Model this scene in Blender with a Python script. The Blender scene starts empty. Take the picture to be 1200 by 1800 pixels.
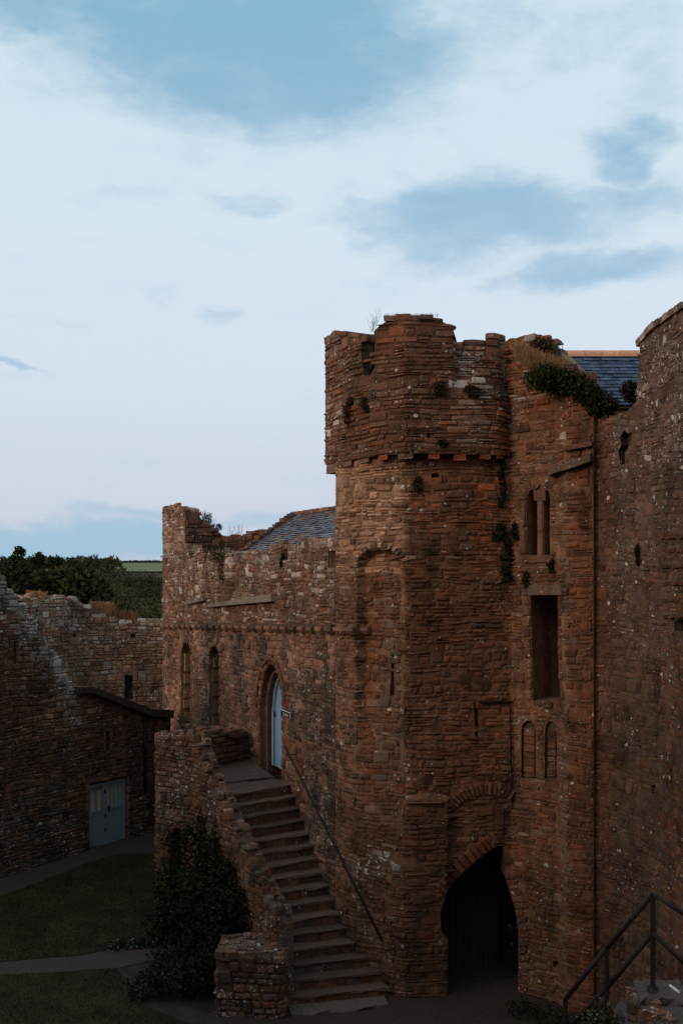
import bpy, math, random
import numpy as np
from mathutils import Vector, noise
from mathutils.geometry import delaunay_2d_cdt

random.seed(7); rng = np.random.default_rng(7)
C = bpy.context.scene.collection
S = bpy.context.scene
F = 1750.0; EYE = 8.15            # focal length in photo pixels, eye height in metres

# ------------------------------------------------------------------ camera, world, sun, exposure
cam = bpy.data.cameras.new('camera'); co = bpy.data.objects.new('camera', cam); C.objects.link(co)
co.location = (0, 0, EYE); co.rotation_euler = (math.radians(90), 0, 0)
cam.sensor_fit = 'HORIZONTAL'; cam.sensor_width = 36; cam.lens = F / 1200 * 36
cam.shift_y = 100 / 1200; cam.clip_start = 0.1; cam.clip_end = 8000
S.camera = co
S.view_settings.view_transform = 'Standard'; S.view_settings.look = 'None'
S.view_settings.gamma = 1; S.view_settings.exposure = 0.0
S.view_settings.use_curve_mapping = False

SUN_EL, SUN_AZ = math.radians(18), math.radians(-120)     # azimuth from +Y towards +X: low on the left, slightly behind
sun = bpy.data.lights.new('sun', 'SUN'); so = bpy.data.objects.new('sun', sun); C.objects.link(so)
sun.energy = 1.75; sun.angle = math.radians(30); sun.color = (1.0, 0.62, 0.38)
sd = Vector((math.sin(SUN_AZ) * math.cos(SUN_EL), math.cos(SUN_AZ) * math.cos(SUN_EL), math.sin(SUN_EL)))
so.rotation_euler = sd.to_track_quat('Z', 'Y').to_euler()

def build_world():
    w = bpy.data.worlds.new('World'); S.world = w; w.use_nodes = True
    nt = w.node_tree; N = nt.nodes; L = nt.links; N.clear()
    out = N.new('ShaderNodeOutputWorld'); bg = N.new('ShaderNodeBackground'); L.new(bg.outputs[0], out.inputs[0])
    STR = 0.1; bg.inputs[1].default_value = STR
    sky = N.new('ShaderNodeTexSky'); sky.sky_type = 'NISHITA'; sky.sun_disc = False
    sky.sun_elevation = SUN_EL; sky.sun_rotation = SUN_AZ
    tc = N.new('ShaderNodeTexCoord')
    def M(op, a, b=None, c=None):
        n = N.new('ShaderNodeMath'); n.operation = op
        for i, v in enumerate((a, b, c)):
            if v is None: continue
            if isinstance(v, (int, float)): n.inputs[i].default_value = v
            else: L.new(v, n.inputs[i])
        return n.outputs[0]
    sep = N.new('ShaderNodeSeparateXYZ'); L.new(tc.outputs['Generated'], sep.inputs[0])
    az = M('ARCTAN2', sep.outputs[0], sep.outputs[1]); el = M('ARCSINE', sep.outputs[2])
    comb = N.new('ShaderNodeCombineXYZ'); L.new(az, comb.inputs[0]); L.new(M('MULTIPLY', el, 2.0), comb.inputs[1])
    def NZ(scale, det, rough, off=0.0):
        n = N.new('ShaderNodeTexNoise'); n.noise_dimensions = '4D'; n.inputs['W'].default_value = off
        n.inputs['Scale'].default_value = scale; n.inputs['Detail'].default_value = det; n.inputs['Roughness'].default_value = rough
        L.new(comb.outputs[0], n.inputs['Vector']); return n.outputs['Fac']
    n1, n2 = NZ(5.5, 7, .6, 1.3), NZ(5.5, 7, .6, 7.7)
    wx = M('MULTIPLY_ADD', M('SUBTRACT', n1, .5), .19, az)
    wy = M('MULTIPLY_ADD', M('SUBTRACT', n2, .5), .10, el)
    fine = NZ(16, 6, .62, 3.1)
    blobs = [(430, 70, 400, 150, 1.15), (300, 150, 170, 60, .8), (40, 10, 190, 55, .8), (720, 10, 260, 60, .55),
             (520, 190, 230, 45, .45), (1050, 60, 170, 40, .35), (1112, 262, 80, 60, .9), (860, 385, 310, 70, 1.0), (1060, 350, 210, 50, .8),
             (1070, 480, 160, 44, .95), (720, 420, 130, 30, .6), (410, 350, 80, 22, .45), (412, 552, 60, 18, .5), (205, 345, 90, 20, .35),
             (0, 634, 50, 9, .7), (100, 956, 380, 40, 1.1), (300, 916, 200, 16, .8), (480, 905, 110, 26, .75),
             (1190, 150, 70, 60, .35), (220, 500, 120, 14, .25), (640, 350, 60, 16, .5), (890, 495, 60, 14, .4), (60, 550, 80, 12, .3)]
    acc = None
    for (px, py, rx, ry, s) in blobs:
        a = math.atan((px - 600) / F); e = math.atan((1000 - py) / F * math.cos(a))
        dx = M('MULTIPLY', M('SUBTRACT', wx, a), F / rx); dy = M('MULTIPLY', M('SUBTRACT', wy, e), F / ry)
        r = M('SQRT', M('ADD', M('MULTIPLY', dx, dx), M('MULTIPLY', dy, dy)))
        mr = N.new('ShaderNodeMapRange'); mr.interpolation_type = 'SMOOTHSTEP'
        L.new(r, mr.inputs[0]); mr.inputs[1].default_value = 1.35; mr.inputs[2].default_value = .35
        mr.inputs[3].default_value = 0; mr.inputs[4].default_value = s
        acc = mr.outputs[0] if acc is None else M('MAXIMUM', acc, mr.outputs[0])
    # the same kind of cloud scattered over the rest of the dome
    far = NZ(2.2, 6, .6, 11.0)
    mf = N.new('ShaderNodeMapRange'); mf.interpolation_type = 'SMOOTHSTEP'; L.new(far, mf.inputs[0]); mf.inputs[1].default_value = .5; mf.inputs[2].default_value = .68
    ma = N.new('ShaderNodeMapRange'); L.new(M('ABSOLUTE', az), ma.inputs[0]); ma.inputs[1].default_value = .40; ma.inputs[2].default_value = .7
    mask = M('MAXIMUM', acc, M('MULTIPLY', mf.outputs[0], ma.outputs[0]))
    cb2 = N.new('ShaderNodeCombineXYZ'); L.new(M('ADD', az, M('MULTIPLY', n1, .12)), cb2.inputs[0]); L.new(M('MULTIPLY', el, 2.4), cb2.inputs[1])
    def NW(scale, off, det=10):
        n = N.new('ShaderNodeTexNoise'); n.noise_dimensions = '4D'; n.inputs['W'].default_value = off
        n.inputs['Scale'].default_value = scale; n.inputs['Detail'].default_value = det; n.inputs['Roughness'].default_value = .62
        L.new(cb2.outputs[0], n.inputs['Vector']); return n.outputs['Fac']
    f1, f2 = NW(7, 31.), NW(22, 41.)
    f = M('ADD', M('MULTIPLY', M('SUBTRACT', f1, .5), 1.15), M('MULTIPLY', M('SUBTRACT', f2, .5), .55))
    mm = N.new('ShaderNodeMapRange'); mm.interpolation_type = 'SMOOTHSTEP'; L.new(M('ADD', M('MULTIPLY', mask, .85), f), mm.inputs[0])
    mm.inputs[1].default_value = .0; mm.inputs[2].default_value = .97
    mask = M('ADD', M('MULTIPLY', mm.outputs[0], .95), M('MULTIPLY', M('SUBTRACT', f2, .5), .12)); mask = M('MINIMUM', M('MAXIMUM', mask, 0), 1)
    ramp = N.new('ShaderNodeValToRGB'); L.new(el, ramp.inputs[0])
    cr = ramp.color_ramp; cr.elements[0].position = 0.0; cr.elements[0].color = (.58, .62, .74, 1)
    cr.elements[1].position = .52; cr.elements[1].color = (.66, .81, .90, 1)
    for p, c in ((.08, (.64, .70, .80, 1)), (.2, (.70, .79, .89, 1)), (.33, (.70, .82, .91, 1))):
        e_ = cr.elements.new(p); e_.color = c
    cl = N.new('ShaderNodeValToRGB'); L.new(el, cl.inputs[0])
    cl.color_ramp.elements[0].position = 0; cl.color_ramp.elements[0].color = (.36, .56, .73, 1)
    cl.color_ramp.elements[1].position = .5; cl.color_ramp.elements[1].color = (.245, .475, .66, 1)
    e_ = cl.color_ramp.elements.new(.3); e_.color = (.36, .55, .73, 1)
    mx = N.new('ShaderNodeMix'); mx.data_type = 'RGBA'; L.new(mask, mx.inputs[0]); L.new(ramp.outputs[0], mx.inputs[6]); L.new(cl.outputs[0], mx.inputs[7])
    sc = N.new('ShaderNodeVectorMath'); sc.operation = 'SCALE'; L.new(mx.outputs[2], sc.inputs[0]); sc.inputs[3].default_value = 1.0 / STR
    fin = N.new('ShaderNodeMix'); fin.data_type = 'RGBA'; fin.inputs[0].default_value = .94
    L.new(sky.outputs[0], fin.inputs[6]); L.new(sc.outputs[0], fin.inputs[7]); L.new(fin.outputs[2], bg.inputs[0])
build_world()

# ------------------------------------------------------------------ helpers
def px_of(x, y): return 600 + F * x / y
def zat(py, Y): return EYE - (py - 1000) * Y / F
def py_of(z, Y): return 1000 + (EYE - z) * F / Y
def G(px, Y): return ((px - 600) * Y / F, Y)
def P(px, py, Y): return Vector(((px - 600) * Y / F, Y, zat(py, Y)))
R = random.uniform

def lin(pts, x):
    if x <= pts[0][0]: return pts[0][1]
    for (a, b), (c, d) in zip(pts, pts[1:]):
        if x <= c: return b + (d - b) * (x - a) / (c - a) if c > a else d
    return pts[-1][1]

def thing(name, label, cat, loc=(0, 0, 0), group=None):
    o = bpy.data.objects.new(name, None); C.objects.link(o); o.location = loc
    o['label'] = label; o['category'] = cat
    if group: o['group'] = group
    return o

def adopt(o, parent):
    if parent is None: return o
    base = Vector((0, 0, 0)); p = parent
    while p: base += p.location; p = p.parent
    o.parent = parent; o.location = -base
    return o

def mk(name, verts, faces, mat, parent=None, tint=None, smooth=False, kind=None):
    """vertices in world metres; tint = one rgba per vertex"""
    me = bpy.data.meshes.new(name); me.from_pydata([tuple(v) for v in verts], [], faces)
    if tint is not None:
        ca = me.color_attributes.new('tint', 'FLOAT_COLOR', 'POINT')
        ca.data.foreach_set('color', np.asarray(tint, dtype=np.float32).ravel())
    if smooth: me.polygons.foreach_set('use_smooth', [True] * len(me.polygons))
    me.materials.append(mat); me.update()
    o = bpy.data.objects.new(name, me); C.objects.link(o)
    adopt(o, parent)
    if kind: o['kind'] = kind
    return o

def tag(o, label, cat, group=None):
    o['label'] = label; o['category'] = cat
    if group: o['group'] = group
    return o

def box_vf(corners8):
    return list(corners8), [(0, 3, 2, 1), (4, 5, 6, 7), (0, 1, 5, 4), (1, 2, 6, 5), (2, 3, 7, 6), (3, 0, 4, 7)]

class Acc:
    def __init__(s): s.v = []; s.f = []; s.t = []
    def add(s, v, f, t=None):
        o = len(s.v); s.v += list(v); s.f += [tuple(i + o for i in q) for q in f]
        if t is not None: s.t += ([t] * len(v) if len(t) == 4 and not hasattr(t[0], '__len__') else list(t))
    def box(s, c, sz, rot=0, t=None, jit=0):
        ca, sa = math.cos(rot), math.sin(rot); vs = []
        for z in (-.5, .5):
            for x, y in ((-.5, -.5), (.5, -.5), (.5, .5), (-.5, .5)):
                a, b = x * sz[0] + R(-jit, jit), y * sz[1] + R(-jit, jit)
                vs.append(Vector((c[0] + a * ca - b * sa, c[1] + a * sa + b * ca, c[2] + z * sz[2] + R(-jit, jit))))
        v, f = box_vf(vs); s.add(v, f, t)
    def tube(s, a, b, r0, r1=None, n=8, t=None):
        r1 = r0 if r1 is None else r1; a = Vector(a); b = Vector(b); d = (b - a).normalized()
        u = d.orthogonal().normalized(); w = d.cross(u); vs = []
        for p, r in ((a, r0), (b, r1)):
            for i in range(n):
                q = 2 * math.pi * i / n; vs.append(p + u * math.cos(q) * r + w * math.sin(q) * r)
        f = [(i, (i + 1) % n, n + (i + 1) % n, n + i) for i in range(n)] + [tuple(range(n))[::-1], tuple(range(n, 2 * n))]
        s.add(vs, f, t)
    def build(s, name, mat, parent=None, smooth=False, kind=None):
        return mk(name, s.v, s.f, mat, parent, s.t if s.t else None, smooth, kind)

# ------------------------------------------------------------------ materials
def new_mat(name):
    m = bpy.data.materials.new(name); m.use_nodes = True; nt = m.node_tree; nt.nodes.clear()
    o = nt.nodes.new('ShaderNodeOutputMaterial'); b = nt.nodes.new('ShaderNodeBsdfPrincipled'); nt.links.new(b.outputs[0], o.inputs[0])
    b.inputs['Specular IOR Level'].default_value = .25
    return m, nt, nt.nodes, nt.links, b

def nz(N, L, vec, scale, det=4, rough=.6):
    n = N.new('ShaderNodeTexNoise'); n.inputs['Scale'].default_value = scale; n.inputs['Detail'].default_value = det
    n.inputs['Roughness'].default_value = rough; L.new(vec, n.inputs['Vector']); return n.outputs['Fac']
def mrange(N, L, v, a, b, c=0., d=1., smooth=True):
    n = N.new('ShaderNodeMapRange'); n.interpolation_type = 'SMOOTHSTEP' if smooth else 'LINEAR'
    L.new(v, n.inputs[0])
    for i, q in enumerate((a, b, c, d)): n.inputs[i + 1].default_value = q
    return n.outputs[0]
def mixc(N, L, fac, a, b, mode='MIX'):
    n = N.new('ShaderNodeMix'); n.data_type = 'RGBA'; n.blend_type = mode
    for i, v in ((0, fac), (6, a), (7, b)):
        if isinstance(v, (int, float)): n.inputs[i].default_value = v
        elif isinstance(v, tuple): n.inputs[i].default_value = v if len(v) == 4 else (*v, 1)
        else: L.new(v, n.inputs[i])
    return n.outputs[2]
def mth(N, L, op, a, b):
    n = N.new('ShaderNodeMath'); n.operation = op
    for i, v in enumerate((a, b)):
        if isinstance(v, (int, float)): n.inputs[i].default_value = v
        else: L.new(v, n.inputs[i])
    return n.outputs[0]

def stone_material(name, bump=.5, vary=.5, skin_k=.38):
    m, nt, N, L, b = new_mat(name)
    tc = N.new('ShaderNodeTexCoord'); V = tc.outputs['Object']
    at = N.new('ShaderNodeAttribute'); at.attribute_name = 'tint'
    big, mid, fine, grain = nz(N, L, V, .9, 5), nz(N, L, V, 5, 6, .65), nz(N, L, V, 22, 5, .7), nz(N, L, V, 90, 3, .7)
    k = mth(N, L, 'MULTIPLY', mrange(N, L, mid, .25, .75, 1 - vary, 1 + vary, False), mrange(N, L, fine, .25, .75, .62, 1.42, False))
    k = mth(N, L, 'MULTIPLY', k, mrange(N, L, grain, .3, .7, .8, 1.22, False))
    sc = N.new('ShaderNodeVectorMath'); sc.operation = 'SCALE'; L.new(at.outputs['Color'], sc.inputs[0]); L.new(k, sc.inputs[3])
    col = sc.outputs[0]
    # weathering skin shared by stones and joints
    skin = mixc(N, L, mrange(N, L, nz(N, L, V, 2.3, 6, .7), .35, .65), (.074, .035, .018), (.18, .080, .043))
    skin = mixc(N, L, mrange(N, L, fine, .3, .7), mixc(N, L, 1.0, skin, (.55, .5, .48), 'MULTIPLY'), skin)
    col = mixc(N, L, mth(N, L, 'MULTIPLY', mrange(N, L, mid, .3, .62), skin_k), col, skin)
    # rust bloom and soot-dark algae, patches with an outline of their own
    rust = mth(N, L, 'MULTIPLY', mrange(N, L, nz(N, L, V, 1.7, 6, .7), .53, .66), mrange(N, L, fine, .4, .62))
    col = mixc(N, L, mth(N, L, 'MULTIPLY', rust, .5), col, (.20, .078, .03))
    st = N.new('ShaderNodeMapping'); L.new(V, st.inputs[0]); st.inputs['Scale'].default_value = (2.6, 2.6, .38); st.inputs['Location'].default_value = (5, 3, 1)
    alg = mth(N, L, 'MULTIPLY', mrange(N, L, nz(N, L, st.outputs[0], 1.0, 7, .72), .50, .66), mrange(N, L, fine, .3, .6))
    col = mixc(N, L, mth(N, L, 'MULTIPLY', alg, .7), col, (.035, .028, .024))
    pale = mth(N, L, 'MULTIPLY', mrange(N, L, nz(N, L, V, 3.1, 7, .75), .56, .64), mrange(N, L, grain, .45, .6))
    col = mixc(N, L, mth(N, L, 'MULTIPLY', pale, .5), col, (.26, .21, .165))
    # lichen: round and ragged pale spots, more of them where the attribute's alpha is high
    w = N.new('ShaderNodeTexNoise'); w.inputs['Scale'].default_value = 16; L.new(V, w.inputs['Vector'])
    ad = N.new('ShaderNodeVectorMath'); ad.operation = 'MULTIPLY_ADD'; L.new(w.outputs['Color'], ad.inputs[0]); ad.inputs[1].default_value = (.035, .035, .035); L.new(V, ad.inputs[2])
    dens = mth(N, L, 'MULTIPLY', at.outputs['Alpha'], mrange(N, L, nz(N, L, V, 1.5, 3, .6), .42, .62, .05, 1.9)); lich = None
    for scl, rad, dm in ((8.5, .40, .75), (19., .45, .8), (55., .5, 1.3)):
        vo = N.new('ShaderNodeTexVoronoi'); vo.inputs['Scale'].default_value = scl; L.new(ad.outputs[0], vo.inputs['Vector'])
        cs = N.new('ShaderNodeSeparateColor'); L.new(vo.outputs['Color'], cs.inputs[0])
        on = mth(N, L, 'LESS_THAN', cs.outputs[0], mth(N, L, 'MULTIPLY', dens, dm))
        rr = mth(N, L, 'MULTIPLY', cs.outputs[1], rad)
        ins = mrange(N, L, mth(N, L, 'SUBTRACT', rr, vo.outputs['Distance']), 0, .06)
        q = mth(N, L, 'MULTIPLY', on, ins); lich = q if lich is None else mth(N, L, 'MAXIMUM', lich, q)
    lich = mth(N, L, 'MULTIPLY', lich, mrange(N, L, grain, .25, .5, .35, 1.))
    col = mixc(N, L, lich, col, (.52, .49, .46))
    L.new(col, b.inputs['Base Color']); b.inputs['Roughness'].default_value = .92
    bm = N.new('ShaderNodeBump'); bm.inputs['Strength'].default_value = bump; bm.inputs['Distance'].default_value = .05
    h = mth(N, L, 'ADD', mth(N, L, 'MULTIPLY', mid, .6), mth(N, L, 'ADD', mth(N, L, 'MULTIPLY', fine, .55), mth(N, L, 'MULTIPLY', grain, .22)))
    L.new(h, bm.inputs['Height']); L.new(bm.outputs[0], b.inputs['Normal'])
    return m
M_STONE = stone_material('weathered_sandstone', .8)
M_MORTAR = stone_material('lime_mortar_rubble', 1.0, .6, .15)

def simple(name, col, rough=.8, scale=8, var=.35, bump=.2, metal=0, stretch=(1, 1, 1), spec=.25, col2=None):
    m, nt, N, L, b = new_mat(name)
    tc = N.new('ShaderNodeTexCoord'); mp = N.new('ShaderNodeMapping'); L.new(tc.outputs['Object'], mp.inputs[0]); mp.inputs['Scale'].default_value = stretch
    V = mp.outputs[0]; a = nz(N, L, V, scale, 6, .65); c = nz(N, L, V, scale * 6, 4, .7)
    lo = tuple(x * (1 - var) for x in col); hi = tuple(x * (1 + var) for x in (col2 or col))
    cc = mixc(N, L, mrange(N, L, a, .3, .7), lo, hi)
    cc = mixc(N, L, mrange(N, L, c, .3, .7, 0, var), cc, tuple(x * .5 for x in col))
    L.new(cc, b.inputs['Base Color']); b.inputs['Roughness'].default_value = rough; b.inputs['Metallic'].default_value = metal
    b.inputs['Specular IOR Level'].default_value = spec
    bm = N.new('ShaderNodeBump'); bm.inputs['Strength'].default_value = bump; bm.inputs['Distance'].default_value = .02
    L.new(c, bm.inputs['Height']); L.new(bm.outputs[0], b.inputs['Normal'])
    return m
def tinted(name, rough=.85, bump=.3, var=.3, spec=.25, scale=20):
    m, nt, N, L, b = new_mat(name)
    tc = N.new('ShaderNodeTexCoord'); at = N.new('ShaderNodeAttribute'); at.attribute_name = 'tint'
    a = nz(N, L, tc.outputs['Object'], scale, 5, .7)
    sc = N.new('ShaderNodeVectorMath'); sc.operation = 'SCALE'; L.new(at.outputs['Color'], sc.inputs[0]); L.new(mrange(N, L, a, .25, .75, 1 - var, 1 + var), sc.inputs[3])
    L.new(sc.outputs[0], b.inputs['Base Color']); b.inputs['Roughness'].default_value = rough; b.inputs['Specular IOR Level'].default_value = spec
    if bump:
        bm = N.new('ShaderNodeBump'); bm.inputs['Strength'].default_value = bump; bm.inputs['Distance'].default_value = .02
        L.new(a, bm.inputs['Height']); L.new(bm.outputs[0], b.inputs['Normal'])
    return m
M_SLATE = tinted('roof_slate', .7, .3, .35, .3)
M_LEAF = tinted('leaf', .9, 0, .2, .06)
M_TILE = tinted('ridge_tile', .8, .3)
M_BARK = simple('bark', (.06, .045, .03), .9)
M_BLUE = simple('blue_door_paint', (.24, .46, .66), .6, 5, .12, .1, stretch=(6, 6, .6))
M_BLUEF = simple('pale_blue_frame_paint', (.38, .55, .68), .6, 5, .12)
M_GREYBLUE = simple('grey_blue_door_paint', (.20, .245, .27), .6, 5, .14, .1, stretch=(6, 6, .6))
M_PANE = simple('cream_blind', (.52, .43, .29), .35, 3, .12, .0, spec=.5)
M_IRON = simple('black_iron', (.012, .012, .014), .5, 30, .3, .2, metal=.3)
M_RUST = simple('rusty_rail_paint', (.025, .016, .014), .75, 25, .5, .4)
M_OLDWOOD = simple('old_oak', (.055, .036, .026), .85, 6, .35, .5, stretch=(3, 3, .3))
M_BLACK = simple('black_enamel', (.01, .01, .011), .4, 20, .1)
M_WHITE = simple('white_letter_paint', (.7, .7, .68), .6, 20, .05)
M_EARTH = simple('bare_earth', (.045, .032, .024), .95, 3, .4, .8)
M_GRAVEL = simple('gravel', (.10, .07, .062), .95, 40, .45, 1.0)
M_LAWN = simple('lawn', (.022, .020, .006), .95, 1.2, .4, .6, col2=(.036, .025, .009))
M_FIELD = simple('far_field', (.115, .125, .05), .95, .03, .12, 0, col2=(.13, .145, .06))
M_SLAB = tinted('worn_stone_slab', .8, .7, .4)

# ------------------------------------------------------------------ palettes
RED = [(.155, .072, .042), (.125, .062, .042), (.18, .085, .048), (.105, .058, .043), (.14, .078, .055)]
BROWN = [(.135, .085, .058), (.11, .07, .052), (.16, .105, .072), (.09, .062, .05), (.145, .08, .05)]
HALL = [(.165, .112, .09), (.135, .095, .08), (.19, .135, .105), (.105, .08, .07), (.15, .09, .065)]
GREY = [(.15, .125, .108), (.125, .105, .095), (.18, .15, .125), (.10, .088, .08)]
PALE = [(.30, .22, .15), (.25, .18, .125), (.22, .16, .12), (.33, .245, .17)]
ORANGE = [(.24, .092, .04), (.20, .075, .036), (.27, .11, .05), (.17, .07, .04)]
DARK = [(.066, .046, .036), (.08, .056, .043), (.055, .041, .034), (.105, .078, .062), (.048, .038, .033)]
ROUND = [(.098, .08, .07), (.085, .07, .063), (.12, .096, .082), (.11, .074, .055), (.07, .06, .056)]
OLIVE = [(.17, .13, .09), (.14, .105, .075), (.20, .155, .11), (.12, .088, .066), (.16, .10, .07)]
LICH = [(.40, .36, .32), (.33, .29, .25), (.24, .20, .165), (.47, .43, .39)]

def warm(p, k, w=1.0): return [(r * k * w, g * k * .94, b * k * (2 - w)) for r, g, b in p]
RED, BROWN, ORANGE = warm(RED, .95, 1.24), warm(BROWN, .92, 1.21), warm(ORANGE, 1.02, 1.22)
HALL, OLIVE, GREY, PALE, ROUND = warm(HALL, 1.2, 1.24), warm(OLIVE, 1.3, 1.2), warm(GREY, 1.05, 1.2), warm(PALE, 1.45, 1.14), warm(ROUND, .95, 1.2)
def poly_in(pt, poly):
    x, y = pt; c = False; j = len(poly) - 1
    for i in range(len(poly)):
        xi, yi = poly[i]; xj, yj = poly[j]
        if (yi > y) != (yj > y) and x < (xj - xi) * (y - yi) / (yj - yi) + xi: c = not c
        j = i
    return c

class Masonry:
    """collects the stones of one thing: the ones that show largest become parts, the rest one stuff part"""
    def __init__(s, root, cap=300): s.root = root; s.items = []; s.cap = cap
    def add(s, v, f, tint, score): s.items.append((score, v, f, tint))
    def finish(s):
        s.items.sort(key=lambda q: -q[0]); k = s.cap
        for sc_, v, f, t in s.items[:k]: mk('stone', v, f, M_STONE, s.root, [t] * len(v))
        if len(s.items) > k:
            a = Acc()
            for sc_, v, f, t in s.items[k:]: a.add(v, f, t)
            a.build('rubble_stones', M_STONE, s.root, kind='stuff')

class Wall:
    def __init__(s, root, mas, path, z0, top, palette, thick=.8, hr=(.08, .17), wr=(.16, .42), holes=(), off=None,
                 proud=(.0, .05), gap=.009, warp=.062, zmin=None, capping=False, mortar=(.13, .085, .06), name='wall', jag=.04,
                 sizefn=None, seed=0, md=-.006):
        s.md = md
        s.root, s.mas, s.z0, s.pal, s.thick, s.off, s.proud, s.gap, s.wamp = root, mas, z0, palette, thick, off, proud, gap, warp
        s.path = [Vector((p[0], p[1])) for p in path]; s.seed = seed; s.mortar = mortar; s.name = name; s.sizefn = sizefn
        s.cum = [0]
        for a, b in zip(s.path, s.path[1:]): s.cum.append(s.cum[-1] + (b - a).length)
        s.L = s.cum[-1]
        n = max(60, int(s.L / .02)); s.tab = []
        for i in range(n + 1):
            u = s.L * i / n; p = s.base(u)[0]; s.tab.append((px_of(p.x, p.y), u, p.y))
        s.tpx = np.array([t[0] for t in s.tab]); s.tu = np.array([t[1] for t in s.tab]); s.tY = np.array([t[2] for t in s.tab])
        s.toppts = top; s.jag = jag
        s.holes = []
        for h in holes:
            poly = [s.uz(*q) for q in h['poly']]
            s.holes.append(dict(h, uz=poly, bb=(min(p[0] for p in poly), max(p[0] for p in poly), min(p[1] for p in poly), max(p[1] for p in poly))))
        s.hr, s.wr = hr, wr
        s.capping = capping
    def base(s, u):
        u = max(0, min(s.L, u))
        for i in range(len(s.path) - 1):
            if u <= s.cum[i + 1] + 1e-9:
                d = s.path[i + 1] - s.path[i]; l = d.length; t = (u - s.cum[i]) / l; d = d / l
                n = Vector((d.y, -d.x))
                # blend the normal near a bend so that pieces wrap round it
                w = .12
                if u - s.cum[i] < w and i > 0:
                    e = (s.path[i] - s.path[i - 1]).normalized(); n2 = Vector((e.y, -e.x)); k = .5 * (1 - (u - s.cum[i]) / w); n = (n * (1 - k) + n2 * k).normalized()
                elif s.cum[i + 1] - u < w and i < len(s.path) - 2:
                    e = (s.path[i + 2] - s.path[i + 1]).normalized(); n2 = Vector((e.y, -e.x)); k = .5 * (1 - (s.cum[i + 1] - u) / w); n = (n * (1 - k) + n2 * k).normalized()
                return s.path[i] + (s.path[i + 1] - s.path[i]) * t, n
    def uz(s, px, py):
        u = float(np.interp(px, s.tpx, s.tu)); Y = float(np.interp(px, s.tpx, s.tY)); return (u, zat(py, Y))
    def pp(s, u, z):
        px = float(np.interp(u, s.tu, s.tpx)); Y = float(np.interp(u, s.tu, s.tY)); return px, py_of(z, Y)
    def topz(s, u):
        px = float(np.interp(u, s.tu, s.tpx)); Y = float(np.interp(u, s.tu, s.tY)); return zat(lin(s.toppts, px), Y)
    def pos(s, u, z, d):
        p, n = s.base(u)
        if s.off: px, py = s.pp(u, z); d = d + s.off(px, py)
        return Vector((p.x + n.x * d, p.y + n.y * d, z))
    def patch(s, u, z):
        q = 1 + .55 * noise.noise(Vector((u * 1.15, z * .9, s.seed + 60.))) + .30 * noise.noise(Vector((u * .35, z * .3, s.seed + 70.)))
        if noise.noise(Vector((u * 1.9, z * 1.6, s.seed + 80.))) > .40: q *= .5
        return max(.35, q)
    def inhole(s, u, z, m=0.0):
        for h in s.holes:
            a, b, c, d = h['bb']
            if u < a - m or u > b + m or z < c - m or z > d + m: continue
            if poly_in((u, z), h['uz']): return h
            if m and h.get('surround'):
                for (x0, y0), (x1, y1) in zip(h['uz'], h['uz'][1:] + h['uz'][:1]):
                    dx, dy = x1 - x0, y1 - y0; q = dx * dx + dy * dy
                    t = max(0, min(1, ((u - x0) * dx + (z - y0) * dy) / q)) if q else 0
                    if (u - x0 - t * dx) ** 2 + (z - y0 - t * dy) ** 2 < (h['surround'] * .9) ** 2: return h
        return None
    def stone(s, cs, proud=None, pal=None, depth=.12, tint=None, lich=None, force=False):
        """cs: four corners (u, z) anticlockwise from bottom left"""
        cu = sum(c[0] for c in cs) / 4; cz = sum(c[1] for c in cs) / 4
        g = s.gap; ring = []
        for i in range(4):
            a, b = cs[i], cs[(i + 1) % 4]
            ring.append((a[0] + R(-.008, .008), a[1] + R(-.006, .006))); t = R(.35, .65)
            ring.append((a[0] + (b[0] - a[0]) * t, a[1] + (b[1] - a[1]) * t + R(-.008, .008)))
        w = max(c[0] for c in cs) - min(c[0] for c in cs); h = max(c[1] for c in cs) - min(c[1] for c in cs)
        if w < .03 or h < .025: return
        def shrink(k, m):     # pull towards the centre by m metres; corners by k more
            o = []
            for i, (u, z) in enumerate(ring):
                fu = max(.3, 1 - 2 * m / w); fz = max(.3, 1 - 2 * m / h); kk = k if i % 2 == 0 else 1
                o.append((cu + (u - cu) * fu * kk, cz + (z - cz) * fz * kk))
            return o
        pr = R(*s.proud) if proud is None else proud
        r0, r1, r2 = shrink(.95, g), shrink(.93, g), shrink(.88, g + min(.02, h * .14))
        tz, tu = R(-.012, .012), R(-.012, .012)
        V = [s.pos(u, z, -depth) for u, z in r0] + [s.pos(u, z, pr * .35 + R(-.006, .006)) for u, z in r1]
        V += [s.pos(u, z, pr + .012 + tz * (z - cz) / h * 2 + tu * (u - cu) / w * 2 + R(-.005, .005)) for u, z in r2]
        V.append(s.pos(cu + R(-.2, .2) * w, cz + R(-.15, .15) * h, pr + .016 + R(-.004, .008)))
        Fc = []
        for k in (0, 8):
            for i in range(8): j = (i + 1) % 8; Fc.append((k + i, k + j, k + 8 + j, k + 8 + i))
        for i in range(8): Fc.append((16 + i, 16 + (i + 1) % 8, 24))
        px, py = s.pp(cu, cz)
        if tint is None:
            p, l = (pal, .1) if pal else s.pal(px, py)
            if lich is not None: l = lich
            c = random.choice(p); k = R(.74, 1.28) * s.patch(cu, cz); tint = (c[0] * k, c[1] * k * R(.96, 1.04), c[2] * k * R(.94, 1.06), max(0, l * R(.3, 1.7)))
        ps, n = s.base(cu); view = Vector((ps.x, ps.y)); dist = view.length
        face = max(.05, -(n.dot(view)) / dist)
        score = w * h * face * (F / dist) ** 2
        if not (-20 < px < 1220 and py < 1820): score *= .01
        s.mas.add(V, Fc, tint, score)
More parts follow.
